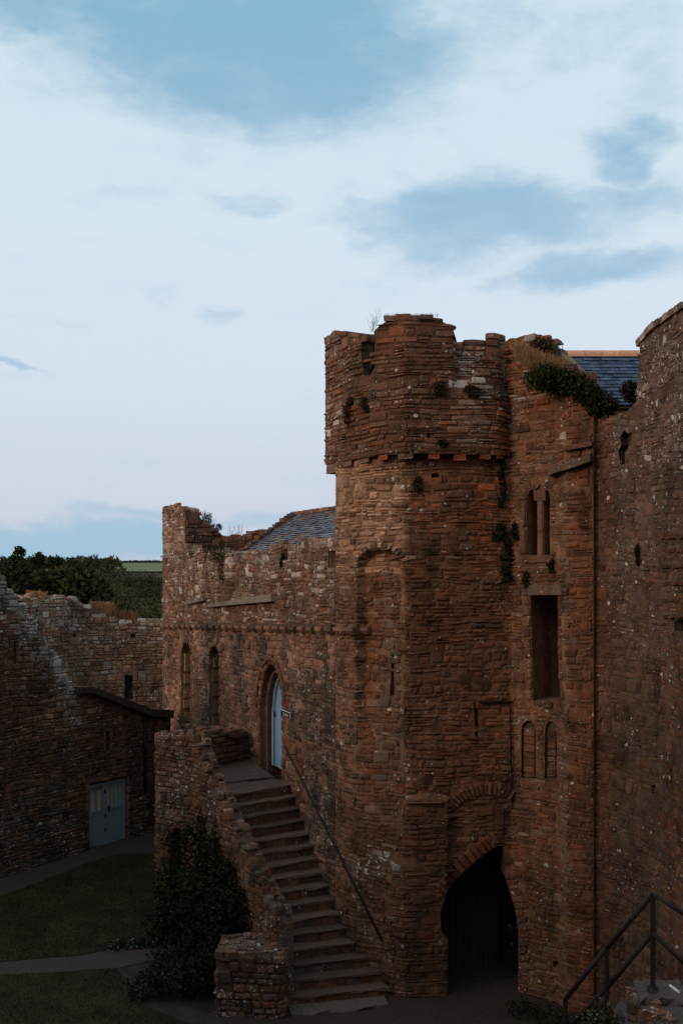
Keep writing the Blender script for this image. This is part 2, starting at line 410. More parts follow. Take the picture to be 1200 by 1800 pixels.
    def wp(s, u, z):
        n1 = noise.noise(Vector((u * .9, z * 1.1, s.seed + .3))); n2 = noise.noise(Vector((u * 3.1, z * 3.1, s.seed + 9.)))
        n3 = noise.noise(Vector((u * 2.7, z * 2.3, s.seed + 19.)))
        return (u + s.wamp * .9 * n3, z + s.wamp * 1.3 * n1 + s.wamp * .45 * n2)
    def lay(s):
        ztop = max(s.topz(u) for u in np.linspace(0, s.L, 80)); z = s.z0; blocked = []
        while z < ztop + .1:
            px0, py0 = s.pp(s.L * .5, z)
            h = R(*s.hr) if R(0, 1) < .74 else R(s.hr[1], s.hr[1] * 1.5)
            if s.sizefn: h *= s.sizefn(px0, py0)
            u = -R(0, s.wr[1]); nb = []
            while u < s.L:
                w = R(*s.wr) * (1 if R(0, 1) < .8 else R(.4, 1.5))
                b = next((q for q in blocked if q[0] - .01 <= u < q[1] - .02), None)
                if b: u = b[1]; continue
                nx = min([q[0] for q in blocked if q[0] > u] + [9e9])
                if u + w > nx - .06: w = nx - u
                u0, u1 = max(0, u), min(s.L, u + w); uu = u; u += w
                if u1 - u0 < .05: continue
                hh = h; z1 = z + h; r = R(0, 1)
                if r < .09 and w > .12: z1 = z + h * R(1.7, 2.0); nb.append((uu, uu + w)); z1 = z + h + (s.hr[0] + s.hr[1]) / 2
                parts = [(z, z1)]
                if r > .86 and h > s.hr[0] * 1.3: zm = z + h * R(.4, .6); parts = [(z, zm), (zm, z1)]
                if R(0, 1) < .05: continue
                for a, b_ in parts:
                    c0, c1 = u0, u1; ok = False
                    for tr in range(5):
                        cs = [s.wp(c0, a), s.wp(c1, a), s.wp(c1, b_), s.wp(c0, b_)]
                        cs = [(min(s.L, max(0, q[0])), q[1]) for q in cs]
                        cu, cz = (c0 + c1) / 2, (a + b_) / 2
                        if s.inhole(cu, cz, .3): break
                        hit = [bool(s.inhole(q[0], q[1], .3)) for q in cs]
                        if not any(hit): ok = True; break
                        if hit[0] or hit[3]: c0 += (c1 - c0) * .22
                        if hit[1] or hit[2]: c1 -= (c1 - c0) * .22
                    if not ok: continue
                    tz = s.topz(cu)
                    if cz > tz + .02 or max(q[1] for q in cs) > tz + s.jag + .05: continue
                    if min(q[1] for q in cs) > tz - .05 and R(0, 1) < .3: continue
                    s.stone(cs)
            blocked = nb; z += h
    def backing(s):
        n = max(8, int(s.L / .13)); us = [s.L * i / n for i in range(n + 1)]
        top = [(u, s.topz(u) - .03 + R(-.02, .02)) for u in us]
        # keep vertical steps in the top line
        ring = [(0, s.z0)] + [(u, s.z0) for u in us[1:]] + [(u, z) for u, z in reversed(top)]
        pts = list(ring); edges = [(i, (i + 1) % len(ring)) for i in range(len(ring))]
        for h in s.holes:
            o = len(pts); P_ = []
            pl = h['uz']
            for a, b in zip(pl, pl[1:] + pl[:1]):
                m = max(1, int(math.dist(a, b) / .15))
                for k in range(m): P_.append((a[0] + (b[0] - a[0]) * k / m, a[1] + (b[1] - a[1]) * k / m))
            h['ring'] = P_
            pts += P_; edges += [(o + i, o + (i + 1) % len(P_)) for i in range(len(P_))]
        nz_ = int((max(t[1] for t in top) - s.z0) / .13)
        for i in range(1, n):
            for k in range(1, nz_):
                u = us[i] + R(-.03, .03); z = s.z0 + k * .13 + R(-.03, .03)
                if z < s.topz(u) - .12 and not s.inhole(u, z, .06): pts.append((u, z))
        V2, E, T, *_ = delaunay_2d_cdt([Vector(p) for p in pts], edges, [], 0, 1e-5)
        fs = []
        for t in T:
            cx = sum(V2[i].x for i in t) / 3; cz = sum(V2[i].y for i in t) / 3
            if s.inhole(cx, cz): continue
            if cz > s.topz(cx) - .0: continue
            fs.append(tuple(t))
        V = []; TT = []
        for v in V2:
            d = s.md + .022 * noise.noise(Vector((v.x * 6, v.y * 6, s.seed + 4.))); V.append(s.pos(v.x, v.y, d))
            px, py = s.pp(v.x, v.y); p, l = s.pal(px, py); c = p[0]
            k = (.8 + .5 * noise.noise(Vector((v.x * 3, v.y * 3, s.seed + 40.)))) * s.patch(v.x, v.y)
            m = s.mortar; TT.append(((c[0] * .5 + m[0] * .5) * k, (c[1] * .5 + m[1] * .5) * k, (c[2] * .5 + m[2] * .5) * k, l * .8))
        # back sheet, top and ends
        o = len(V); mt = (*s.mortar, .1)
        for u, z in top:
            bb = [h['bb'][3] + .25 for h in s.holes if h.get('depth', .5) >= s.thick and h['bb'][0] - .25 < u < h['bb'][1] + .25]
            V.append(s.pos(u, z, -.022)); V.append(s.pos(u, z - .02 + R(-.03, .03), -s.thick)); V.append(s.pos(u, min(z - .1, max(bb)) if bb else s.z0, -s.thick)); V.append(s.pos(u, s.z0, -.022)); TT += [mt] * 4
        for i in range(n):
            a, b = o + 4 * i, o + 4 * (i + 1)
            fs += [(a, b, b + 1, a + 1), (a + 1, b + 1, b + 2, a + 2)]
        fs += [(o, o + 1, o + 2, o + 3), (o + 4 * n + 3, o + 4 * n + 2, o + 4 * n + 1, o + 4 * n)]
        # reveals
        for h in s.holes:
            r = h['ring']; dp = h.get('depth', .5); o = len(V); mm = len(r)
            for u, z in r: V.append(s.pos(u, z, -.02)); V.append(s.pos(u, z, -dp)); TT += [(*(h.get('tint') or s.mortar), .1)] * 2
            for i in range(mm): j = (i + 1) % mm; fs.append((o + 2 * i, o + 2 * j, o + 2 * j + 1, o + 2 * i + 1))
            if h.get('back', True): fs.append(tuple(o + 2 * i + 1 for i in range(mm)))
        s.bk = mk(s.name, V, fs, M_MORTAR, s.root, TT)
    def surrounds(s):
        for h in s.holes:
            w = h.get('surround')
            if not w: continue
            pl = h['uz']; pal = h.get('pal', RED); n = len(pl)
            cu = sum(p[0] for p in pl) / n; cz = sum(p[1] for p in pl) / n; alt = 0
            area = sum(pl[i][0] * pl[(i + 1) % n][1] - pl[(i + 1) % n][0] * pl[i][1] for i in range(n)); sg = 1 if area > 0 else -1
            acc = 0
            for i in range(n):
                a, b = pl[i], pl[(i + 1) % n]
                L_ = math.dist(a, b)
                if L_ < .02: continue
                step = h.get('step', .26); m = max(1, round(L_ / step)); tx, tz = (b[0] - a[0]) / L_, (b[1] - a[1]) / L_
                ox, oz = tz * sg, -tx * sg
                for k in range(m):
                    q0, q1 = L_ * k / m, L_ * (k + 1) / m; alt += 1; ww = w * (1.15 if alt % 2 else .8)
                    A = (a[0] + tx * q0, a[1] + tz * q0); B = (a[0] + tx * q1, a[1] + tz * q1)
                    cs = [A, B, (B[0] + ox * ww, B[1] + oz * ww), (A[0] + ox * ww, A[1] + oz * ww)]
                    if any(s.inhole(c[0] + (cc_[0] - c[0]) * .1, c[1] + (cc_[1] - c[1]) * .1) for c, cc_ in ((cs[2], cs[0]), (cs[3], cs[1]))): continue
                    s.stone(cs, proud=R(.012, .035), pal=pal, depth=.16)
    def cap(s, pal=None, rows=None, size=1.0, u=0, steep=False):
        rows = rows or max(2, int(s.thick / .24))
        while u < s.L:
            w = R(.16, .34) * size
            for k in range(rows):
                d = -(k + .5) * s.thick / rows + R(-.04, .04) + .02
                uu = min(s.L, max(0, u + R(0, w))); z = s.topz(uu) + R(-.05, .03)
                px, py = s.pp(uu, z); p, l = (pal, .25) if pal else s.pal(px, py); c = random.choice(p); q = R(.75, 1.25)
                a, b, e = w * .5 * R(.8, 1.1), s.thick / rows * .5 * R(.85, 1.1), R(.05, .09) * size
                vs = []
                for zz in (-1, 1):
                    for x, y in ((-1, -1), (1, -1), (1, 1), (-1, 1)):
                        sh = 1 if zz < 0 else R(.6, .9)
                        vs.append(s.pos(min(s.L, max(0, uu + x * a * sh * R(.85, 1.1))), z + zz * e * R(.7, 1.2), d - y * b * sh * R(.85, 1.1)))
                v, f = box_vf(vs); s.mas.add(v, f, (c[0] * q, c[1] * q, c[2] * q, l), w * .1 * (F / 25) ** 2 * .5 if -20 < px < 1220 else 0)
            u += w
    def build(s):
        s.backing(); s.surrounds(); s.lay()
        if s.capping: s.cap()
        return s
    def lbox(s, u0, u1, z0, z1, d0, d1, acc, t=None):
        vs = [s.pos(u, z, d) for z in (z0, z1) for u, d in ((u0, d1), (u1, d1), (u1, d0), (u0, d0))]
        v, f = box_vf(vs); acc.add(v, f, t)

def arch_pts(x0, x1, yb, ys, ya, n=6, base=True):
    """pointed opening in photo pixels, from bottom left round to bottom right"""
    o = [(x0, yb), (x0, ys)]; cx = (x0 + x1) / 2
    for i in range(1, n): t = i / n; o.append((x0 + (cx - x0) * t ** 1.55, ys + (ya - ys) * math.sin(t * math.pi / 2) ** .95))
    o.append((cx, ya))
    for i in range(n - 1, 0, -1): t = i / n; o.append((x1 - (x1 - cx) * t ** 1.55, ys + (ya - ys) * math.sin(t * math.pi / 2) ** .95))
    return o + [(x1, ys), (x1, yb)]

def rect(x0, x1, y0, y1): return [(x0, y1), (x0, y0), (x1, y0), (x1, y1)]

# ================================================================== THE GROUND AND THE HILLS
def grid_sheet(name, x0, x1, y0, y1, nx, ny, zf, mat):
    V = [(x0 + (x1 - x0) * i / nx, y0 + (y1 - y0) * j / ny, 0) for j in range(ny + 1) for i in range(nx + 1)]
    V = [(x, y, zf(x, y)) for x, y, z in V]
    Fc = [(j * (nx + 1) + i, j * (nx + 1) + i + 1, (j + 1) * (nx + 1) + i + 1, (j + 1) * (nx + 1) + i) for j in range(ny) for i in range(nx)]
    o = mk(name, V, Fc, mat, smooth=True); o['kind'] = 'structure'; return o
def hill(x, y):
    pts = [(55, -1), (90, -5), (260, 3.0), (300, 7.2), (450, 9.5), (800, 12.9), (900, 12.8), (1400, 5)]
    return lin(pts, y) + .8 * noise.noise(Vector((x * .01, y * .01, 3))) * min(1, y / 300)
def courtz(x, y): return .02 * noise.noise(Vector((x * .6, y * .6, 0)))
grid_sheet('ground', -60, 60, -40, 55, 80, 80, lambda x, y: courtz(x, y) - (.0 if y < 50 else .8), M_EARTH)
M_SCRUB = simple('dark_scrub', (.03, .034, .02), .95, .3, .3, 0)
grid_sheet('hillside', -900, 900, 55, 1400, 60, 120, hill, M_SCRUB)
fl = [(185, 300), (330, 300), (330, 790), (170, 790)]; fr_ = [G(p, y) for p, y in fl]
V = []; Fc = []
for j in range(21):
    for i in range(9):
        t, k = i / 8, j / 20; x = (fr_[0][0] * (1 - t) + fr_[1][0] * t) * (1 - k) + (fr_[3][0] * (1 - t) + fr_[2][0] * t) * k; y = 300 + 490 * k
        V.append((x, y, hill(x, y) + .25))
for j in range(20):
    for i in range(8): Fc.append((j * 9 + i, j * 9 + i + 1, j * 9 + i + 10, j * 9 + i + 9))
mk('field', V, Fc, M_FIELD, smooth=True, kind='structure')
far = grid_sheet('outer_terrain', -6000, 6000, -3000, 6000, 4, 4, lambda x, y: -7, M_SCRUB)

def ribbon(name, pts, mat, z, kind='structure', n=24):
    """polygon sheet from an outline in photo pixels on the courtyard floor"""
    w = [(lambda Y: G(px, Y))(EYE * F / (py - 1000)) for px, py in pts]
    pp_ = [Vector(q) for q in w]; x0 = min(q.x for q in pp_); x1 = max(q.x for q in pp_); y0 = min(q.y for q in pp_); y1 = max(q.y for q in pp_)
    ring = []
    for a, b in zip(pp_, pp_[1:] + pp_[:1]):
        m = max(1, int((b - a).length / .25))
        for k in range(m): ring.append(a + (b - a) * k / m + Vector((R(-.03, .03), R(-.03, .03))))
    pts2 = list(ring); E = [(i, (i + 1) % len(ring)) for i in range(len(ring))]; rr = [(q.x, q.y) for q in ring]
    s_ = .35
    yy = y0
    while yy < y1:
        xx = x0
        while xx < x1:
            if poly_in((xx, yy), rr): pts2.append(Vector((xx + R(-.08, .08), yy + R(-.08, .08))))
            xx += s_
        yy += s_
    V2, _, T, *_ = delaunay_2d_cdt(pts2, E, [], 0, 1e-5)
    fs = [t for t in T if poly_in((sum(V2[i].x for i in t) / 3, sum(V2[i].y for i in t) / 3), rr)]
    o = mk(name, [(v.x, v.y, courtz(v.x, v.y) + z) for v in V2], [tuple(t) for t in fs], mat, smooth=True)
    if kind: o['kind'] = kind
    return o, rr
lawn_a = [(-300, 1672), (0, 1693), (120, 1684), (230, 1668), (285, 1655), (300, 1530), (268, 1502), (205, 1502), (150, 1520), (70, 1553), (0, 1577), (-300, 1640)]
lawn_b = [(-300, 1990), (300, 1990), (335, 1800), (250, 1770), (205, 1705), (120, 1709), (0, 1716), (-300, 1698)]
_, LA = ribbon('lawn', lawn_a, M_LAWN, .022)
_, LB = ribbon('near_lawn', lawn_b, M_LAWN, .022)
ribbon('gravel_path', [(-300, 1672), (0, 1693), (120, 1684), (230, 1668), (285, 1655), (320, 1680), (205, 1705), (120, 1709), (0, 1716), (-300, 1698)], M_GRAVEL, .012)
ribbon('gravel_path_by_wall', [(-300, 1640), (0, 1577), (70, 1553), (150, 1520), (205, 1502), (268, 1502), (300, 1530), (330, 1470), (230, 1462), (150, 1470), (0, 1530), (-300, 1600)],
       simple('trodden_gravel', (.075, .05, .04), .95, 30, .4, 1.0), .008)
ribbon('yard_gravel', [(380, 1990), (385, 1792), (500, 1752), (700, 1745), (900, 1720), (1060, 1735), (1300, 1990)], simple('yard_gravel', (.065, .042, .034), .95, 25, .4, 1.0), .01)

def grass_stuff(name, ring, n, h, cols, label=None):
    x0 = min(q[0] for q in ring); x1 = max(q[0] for q in ring); y0 = min(q[1] for q in ring); y1 = max(q[1] for q in ring)
    V = []; Fc = []; T = []
    while len(Fc) < n:
        x, y = R(max(x0, -11), x1), R(y0, y1)
        if not poly_in((x, y), ring): continue
        a = R(0, 6.28); w = R(.006, .012); l = h * R(.5, 1.3); z = courtz(x, y) + .02; i = len(V)
        dx, dy = math.cos(a) * w, math.sin(a) * w; lx, ly = R(-.5, .5) * l, R(-.5, .5) * l
        V += [(x - dx, y - dy, z), (x + dx, y + dy, z), (x + lx, y + ly, z + l)]; Fc.append((i, i + 1, i + 2)); c = random.choice(cols); k = R(.7, 1.2); T += [(c[0] * k, c[1] * k, c[2] * k, 1)] * 3
    o = mk(name, V, Fc, M_LEAF, None, T, kind='stuff'); return o
GR = [(.023, .022, .006), (.028, .024, .007), (.036, .025, .010)]
g = grass_stuff('grass', LA, 22000, .035, GR); tag(g, 'short mown grass on the lawn beyond the gravel path', 'grass')
g = grass_stuff('grass', LB, 22000, .03, GR); tag(g, 'short mown grass on the near lawn below the gravel path', 'grass')

# ================================================================== THE GATE TOWER
def hallY(p): return 8.652 / (.434 + (p - 600) / F)
A = (1.249, 19.0); Bp = G(590, hallY(590)); Cc = (3.246, 19.25)
tower = thing('gate_tower', 'tall red sandstone gate tower with corbelled top and a pointed gateway at its foot', 'tower', (1.25, 19, 0))
mt = Masonry(tower)
def pal_tower(px, py):
    l = .06
    if px > 896 and px < 1000 and py < 790: return BROWN + RED + GREY[:1] + BROWN + RED + (LICH[:2] if 640 < py < 770 else LICH[1:2]), .3
    if 640 < px < 698 and 1484 < py < 1535: return BROWN + GREY + [(.36, .35, .34)] * 2, .8
    if px < 718:
        if py < 1010: return (PALE + PALE + GREY[:1] + OLIVE[2:3] if R(0, 1) < .8 else BROWN), .1
        if py > 1400: return BROWN + GREY, (.22 if 1480 < py < 1550 else .06)
        if px < 628: return HALL + (DARK if py > 1250 else []), .1
        if px < 665: return RED + BROWN + [(.2, .12, .08)], .06
        return GREY + BROWN + RED[:2], .07
    if px < 896:
        if py < 1010: return (ORANGE + RED + BROWN) if noise.noise(Vector((px * .015, py * .012, 2))) > -.12 else RED + GREY[:2] + BROWN, .07
        if py > 1400: return BROWN + RED[:2], .02
        return RED + BROWN + ORANGE[3:], .05
    if px < 985:
        return BROWN + RED + GREY + ([(.26, .2, .15)] if noise.noise(Vector((px * .03, py * .02, 7))) > 0 else []), (.12 if py < 1300 else .07)
    if px < 998: return GREY, .1
    return RED + BROWN, .04
def off_tower(px, py):
    d = 0.0
    # blind recess below the squinch arch
    if 628 < px < 708 and 962 < py < 1400:
        t = (px - 668) / 40; ya = 1003 - 36 * math.sqrt(max(0, 1 - t * t))
        if py > ya: d -= .17 * min(1, (py - ya) / 3) * (1 if py < 1180 else max(0, (1400 - py) / 220))
    # lower block steps forward below the ledge
    if py > 1404 and 714 - min(26, (py - 1404) / 6.0) < px < 788: d += .14 * min(1, (788 - px) / 4)
    return d
lower_path = [Bp, (.02, 19.93), (.33, 19.5), (.8, 19.2), A, Cc, (4.076, 18.68), (4.165, 18.35), (4.575, 18.09)]
gate = [(785, 1790), (785, 1650), (772, 1636), (771, 1600), (780, 1570), (800, 1548), (830, 1520), (858, 1498), (882, 1482), (885, 1500), (886, 1540), (895, 1566), (905, 1600), (911, 1640), (910, 1790)]
twin1 = arch_pts(926, 944, 976, 880, 860, 5); twin2 = arch_pts(955, 966, 976, 880, 858, 5)
tower_holes = [
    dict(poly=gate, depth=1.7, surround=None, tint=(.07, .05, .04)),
    dict(poly=twin1, depth=.9, surround=.16, pal=[(.17, .09, .055), (.14, .085, .06)], step=.5),
    dict(poly=twin2, depth=.9, surround=None, pal=[(.17, .09, .055)]),
    dict(poly=[(937, 1232), (932, 1047), (980, 1045), (982, 1180), (986, 1233)], depth=.9, surround=.14, pal=GREY + BROWN, step=.2),
    dict(poly=arch_pts(916, 941, 1368, 1285, 1266, 4), depth=.07, tint=(.1, .07, .05)),
    dict(poly=arch_pts(957, 978, 1368, 1285, 1268, 4), depth=.07, tint=(.1, .07, .05)),
    dict(poly=rect(834, 840, 1236, 1303), depth=.3),
    dict(poly=[(680, 1225), (682, 1150), (687, 1150), (688, 1225)], depth=.35),
    dict(poly=[(758, 840), (757, 833), (768, 831), (775, 838)], depth=.35),
    dict(poly=rect(980, 986, 1578, 1588), depth=.3), dict(poly=rect(972, 980, 1690, 1700), depth=.3)]
top_low = [(585, 800), (874, 795), (875, 640), (884, 600), (896, 592), (958, 592), (962, 604), (974, 612), (980, 642), (990, 662), (1010, 676), (1030, 692), (1050, 708), (1066, 722), (1080, 735)]
W1 = Wall(tower, mt, lower_path, -.3, top_low, pal_tower, md=.002, thick=.7, hr=(.05, .11), wr=(.11, .38), holes=tower_holes, off=off_tower,
          proud=(-.006, .020), name='main_wall', mortar=(.27, .145, .08), gap=.012, seed=1)
W1.build(); W1.cap(u=W1.uz(897, 700)[0], size=.8)
def ring_stones(W, cx, cy, rx, ry, a0, a1, n, thick, pal, inner=1.0, proud=(.02, .05)):
    """voussoirs: centre and radii in photo pixels, angles in degrees"""
    for i in range(n):
        q0, q1 = math.radians(a0 + (a1 - a0) * i / n), math.radians(a0 + (a1 - a0) * (i + 1) / n); t = thick * R(.88, 1.12)
        pts = []
        for q, k in ((q0, 0), (q1, 0), (q1, t), (q0, t)):
            pts.append(W.uz(cx + (rx + k) * math.cos(q), cy - (ry + k) * math.sin(q)))
        W.stone(pts if a1 > a0 else pts[::-1], proud=R(*proud), pal=pal, depth=.1)
ring_stones(W1, 668, 1003, 41, 38, 160, 20, 13, 13, PALE + GREY)
ring_stones(W1, 856, 1448, 62, 48, 152, 52, 16, 25, RED + BROWN[:2])
# voussoirs on the left limb of the gateway
gl = [(780, 1570), (800, 1548), (830, 1520), (858, 1498), (880, 1483)]
for a, b in zip(gl, gl[1:]):
    n_ = 3; dx, dy = b[0] - a[0], b[1] - a[1]; q = math.hypot(dx, dy); ox, oy = dy / q * 27, -dx / q * 27
    for k in range(n_):
        p0 = (a[0] + dx * k / n_, a[1] + dy * k / n_); p1 = (a[0] + dx * (k + 1) / n_, a[1] + dy * (k + 1) / n_)
        W1.stone([W1.uz(*p0), W1.uz(*p1), W1.uz(p1[0] + ox, p1[1] + oy), W1.uz(p0[0] + ox, p0[1] + oy)], proud=R(.03, .055), pal=BROWN + RED)
gr_ = [(886, 1540), (895, 1566), (905, 1600), (911, 1640), (911, 1680), (910, 1720)]
for a, b in zip(gr_, gr_[1:]):
    for k in range(3):
        p0 = (a[0] + (b[0] - a[0]) * k / 3, a[1] + (b[1] - a[1]) * k / 3); p1 = (a[0] + (b[0] - a[0]) * (k + 1) / 3, a[1] + (b[1] - a[1]) * (k + 1) / 3)
        W1.stone([W1.uz(*p1), W1.uz(p1[0] + R(14, 26), p1[1] - 3), W1.uz(p0[0] + R(14, 26), p0[1] - 4), W1.uz(*p0)], proud=R(.01, .04), pal=BROWN + DARK[:1])
# blocking inside the two lower lights, mullion of the upper window, sills, lintel
for x0, x1 in ((917, 940), (958, 977)):
    y = 1366
    while y > 1290:
        h_ = R(9, 17); u0, z0_ = W1.uz(x0 + 1, y); u1, z1_ = W1.uz(x1 - 1, y - h_)
        W1.stone([(u0, z0_), (u1, z0_), (u1, z1_), (u0, z1_)], proud=-.045, pal=BROWN + RED[:2], depth=.13); y -= h_
def wpart(W, name, x0, x1, y0, y1, d0, d1, mat=None, tint=(.16, .1, .07, .1), parent=None, y0b=None, y1b=None):
    """a worked block between two photo columns; y0b/y1b are the rows at its right end"""
    y0b = y0 if y0b is None else y0b; y1b = y1 if y1b is None else y1b; a = Acc(); n = 5
    vs = []; 
    for i in range(n):
        t = i / (n - 1); px = x0 + (x1 - x0) * t; j = R(-.012, .012)
        (u, zt) = W.uz(px, y0 + (y0b - y0) * t); (_, zb) = W.uz(px, y1 + (y1b - y1) * t)
        vs += [W.pos(u, zb, d1 + j - .02), W.pos(u, zt, d1 + j), W.pos(u, zt + .0, d0), W.pos(u, zb, d0)]
    fs = []
    for i in range(n - 1):
        for k in range(4): l = (k + 1) % 4; fs.append((4 * i + k, 4 * i + l, 4 * i + 4 + l, 4 * i + 4 + k))
    fs += [(0, 3, 2, 1), (4 * n - 4, 4 * n - 3, 4 * n - 2, 4 * n - 1)]
    return mk(name, vs, fs, mat or M_STONE, parent or W.root, [tint] * len(vs))
# mullion: octagonal shaft
a_ = Acc(); u_, zt_ = W1.uz(950, 872); _, zb_ = W1.uz(950, 978)
zm_ = zb_ + (zt_ - zb_) * .38
a_.tube(W1.pos(u_, zb_, -.03), W1.pos(u_, zm_, -.03), .075, .07, 8, (.26, .15, .09, 0)); a_.tube(W1.pos(u_, zm_ + .004, -.03), W1.pos(u_, zt_, -.03), .065, .06, 8, (.19, .12, .09, .05))
a_.build('mullion', M_STONE, tower)
wpart(W1, 'capital', 939, 960, 862, 880, -.12, .05, tint=(.15, .09, .065, 0))
wpart(W1, 'window_sill', 922, 972, 977, 988, -.1, .06, tint=(.18, .11, .075, .3))
wpart(W1, 'lintel', 918, 990, 1028, 1046, -.2, .07, tint=(.17, .125, .1, .25))
# ledge above the forward block, drip slabs by the pilaster head
wpart(W1, 'ledge', 716, 789, 1403, 1408, -.02, .09, tint=(.15, .07, .04, .1))
wpart(W1, 'drip_slab', 970, 1043, 822, 838, -.05, .2, tint=(.13, .095, .07, .1), y0b=800, y1b=812)
wpart(W1, 'drip_slab', 996, 1043, 786, 793, -.05, .13, tint=(.15, .07, .045, .2), y0b=775, y1b=784)
# groove cut for a lost lean-to roof, running round three sides of a patch of wall
for (x0, x1, y0, y1) in ((840, 899, 1231, 1234),):
    wpart(W1, 'groove_lip', x0, x1, y0, y1, -.02, .07, tint=(.09, .055, .04, 0))
groove_line = Acc(); pts = [(843, 1236), (893, 1233), (897, 1243), (899, 1320), (901, 1415), (885, 1422), (883, 1475)]
vv = [W1.pos(*W1.uz(*q), .055) for q in pts]
for p_, q_ in zip(vv, vv[1:]): groove_line.tube(p_, q_, .014, n=6)
groove_line.build('groove_line', M_BLACK, tower)  # the groove's shaded line, put on as a black tube
# old plank door standing inside the gateway
dr = Acc()
for k in range(7):
    u0, _ = W1.uz(800, 1700); u1, _ = W1.uz(890, 1700); a0 = u0 + (u1 - u0) * k / 7; a1 = u0 + (u1 - u0) * (k + 1) / 7 - .012
    pl_ = Acc(); W1.lbox(a0, a1, .0, 2.1, -1.15, -1.09 + R(-.006, .006), pl_); 
    if k == 0: door = pl_.build('inner_door', M_OLDWOOD, tower)
    else: pl_.build('plank', M_OLDWOOD, door)

# upper storey, oversailing on corbels
def pal_up(px, py):
    if px < 600: return BROWN + GREY + RED + BROWN + LICH[:1], .3
    if px < 660: return BROWN + RED, .17
    if px < 800: return RED + BROWN + BROWN, (.09 if py > 640 else .05)
    if px < 860: return BROWN + GREY + (LICH[:2] if 620 < py < 700 else []), (.4 if 600 < py < 720 else .12)
    if py > 700: return RED + ORANGE, .1
    return BROWN + GREY + RED, .22
up_path = [(-.34, 20.85), (-.2, 20.35), (.16, 19.62), (.62, 19.15), (1.249, 18.78), (3.0, 19.02), (3.24, 19.2)]
up_top = [(565, 600), (574, 592), (588, 586), (600, 583), (634, 588), (637, 612), (631, 640), (636, 654), (650, 662), (656, 650), (656.5, 578), (662, 572), (672, 567), (682, 557), (700, 553), (750, 553), (765, 556), (775, 563), (797, 570), (798.5, 572), (799, 598), (820, 601), (850, 596), (862, 592), (868, 587), (910, 586)]
W2 = Wall(tower, mt, up_path, zat(797, 18.78), up_top, pal_up, md=-.003, thick=.85, hr=(.055, .11), wr=(.16, .46), off=lambda px, py: -.11 * max(0, min(1, (px - 797) / 3)) * max(0, min(1, (700 - py) / 60)), proud=(-.006, .02), name='upper_wall', seed=2,
          holes=[
                 dict(poly=rect(750, 756, 759, 772), depth=.4), dict(poly=rect(808, 815, 763, 777), depth=.4), dict(poly=rect(860, 867, 764, 777), depth=.4)],
          mortar=(.13, .08, .055), warp=.055)
W2.build()
We2 = Wall(tower, mt, [(.2, 20.75), (.85, 20.4), (1.4, 20.2)], zat(690, 20), [(600, 600), (640, 592), (655, 590), (700, 600)], lambda px, py: (DARK, .05), thick=.3, hr=(.07, .13), wr=(.16, .4), seed=31, name='embrasure_wall', mortar=(.06, .04, .03)); We2.build()  # dark stone and mortar colours paint the shade of the notch
# coping slabs on the merlon, thin string over the corbels
x = 676
while x < 772:
    w_ = R(13, 27); y_ = lin([(676, 560), (690, 554), (755, 553), (772, 561)], x + w_ / 2) + R(-1.5, 1.5); c_ = random.choice(GREY + BROWN + LICH[1:2])
    wpart(W2, 'coping_slab', x, min(776, x + w_ - 1), y_, y_ + R(6, 10), -.6, R(.02, .10), tint=(*c_, .35), y0b=y_ + R(-1, 1)); x += w_
x = 571
while x < 634:
    w_ = R(11, 22); y_ = lin([(571, 596), (586, 587), (604, 583), (634, 588)], x + w_ / 2) + R(-1, 1); c_ = random.choice(GREY + BROWN)
    wpart(W2, 'coping_slab', x, min(635, x + w_ - 1), y_, y_ + R(6, 9), -.6, R(.02, .08), tint=(*c_, .5), y0b=y_ + R(-1, 1)); x += w_
wpart(W2, 'string_course', 574, 712, 811, 816, -.3, .05, tint=(.14, .075, .05, .1), y0b=786, y1b=791)
wpart(W2, 'string_course', 717, 898, 786, 791, -.3, .05, tint=(.15, .07, .045, .1), y0b=789, y1b=794)
def corbel(W, px, py, w, h, d, col, parent, dback=-.35):
    u, z = W.uz(px, py); _, z1 = W.uz(px, py - h / 2); hh = z1 - z; ww = w / 2 * (W.uz(px + 1, py)[0] - W.uz(px - 1, py)[0]) / 2
    vs = []; 
    prof = [(dback, hh), (d, hh), (d + .015, hh * .1), (d * .7, -hh * .75), (d * .1, -hh), (dback, -hh)]
    for k, s_ in ((-1, .82), (-.8, 1), (.8, 1), (1, .82)):
        for (dd, dz) in prof: vs.append(W.pos(u + k * ww, z + dz * s_ + R(-.006, .006), (dd if dd == dback else dd * s_ + R(-.006, .006))))
    n = 6; fs = [tuple(range(n))[::-1], tuple(range(3 * n, 4 * n))]
    for a in range(3):
        for i in range(n): j = (i + 1) % n; fs.append((a * n + i, a * n + j, (a + 1) * n + j, (a + 1) * n + i))
    k = R(.8, 1.15)
    mk('corbel', vs, fs, M_STONE, parent, [(col[0] * k, col[1] * k, col[2] * k, .08)] * len(vs))
for px, py, w, h, c in ((581, 822, 17, 18, GREY[0]), (607, 812, 18, 17, GREY[1]), (638, 806, 17, 15, GREY[0]), (672, 801, 16, 14, ORANGE[0]), (712, 797, 27, 18, GREY[0]),
                        (763, 797, 19, 18, ORANGE[1]), (809, 799, 20, 20, ORANGE[0]), (853, 799, 18, 16, ORANGE[1]), (880, 799, 10, 14, RED[0])):
    corbel(W2, px, py, w, h, -.02, c, tower)
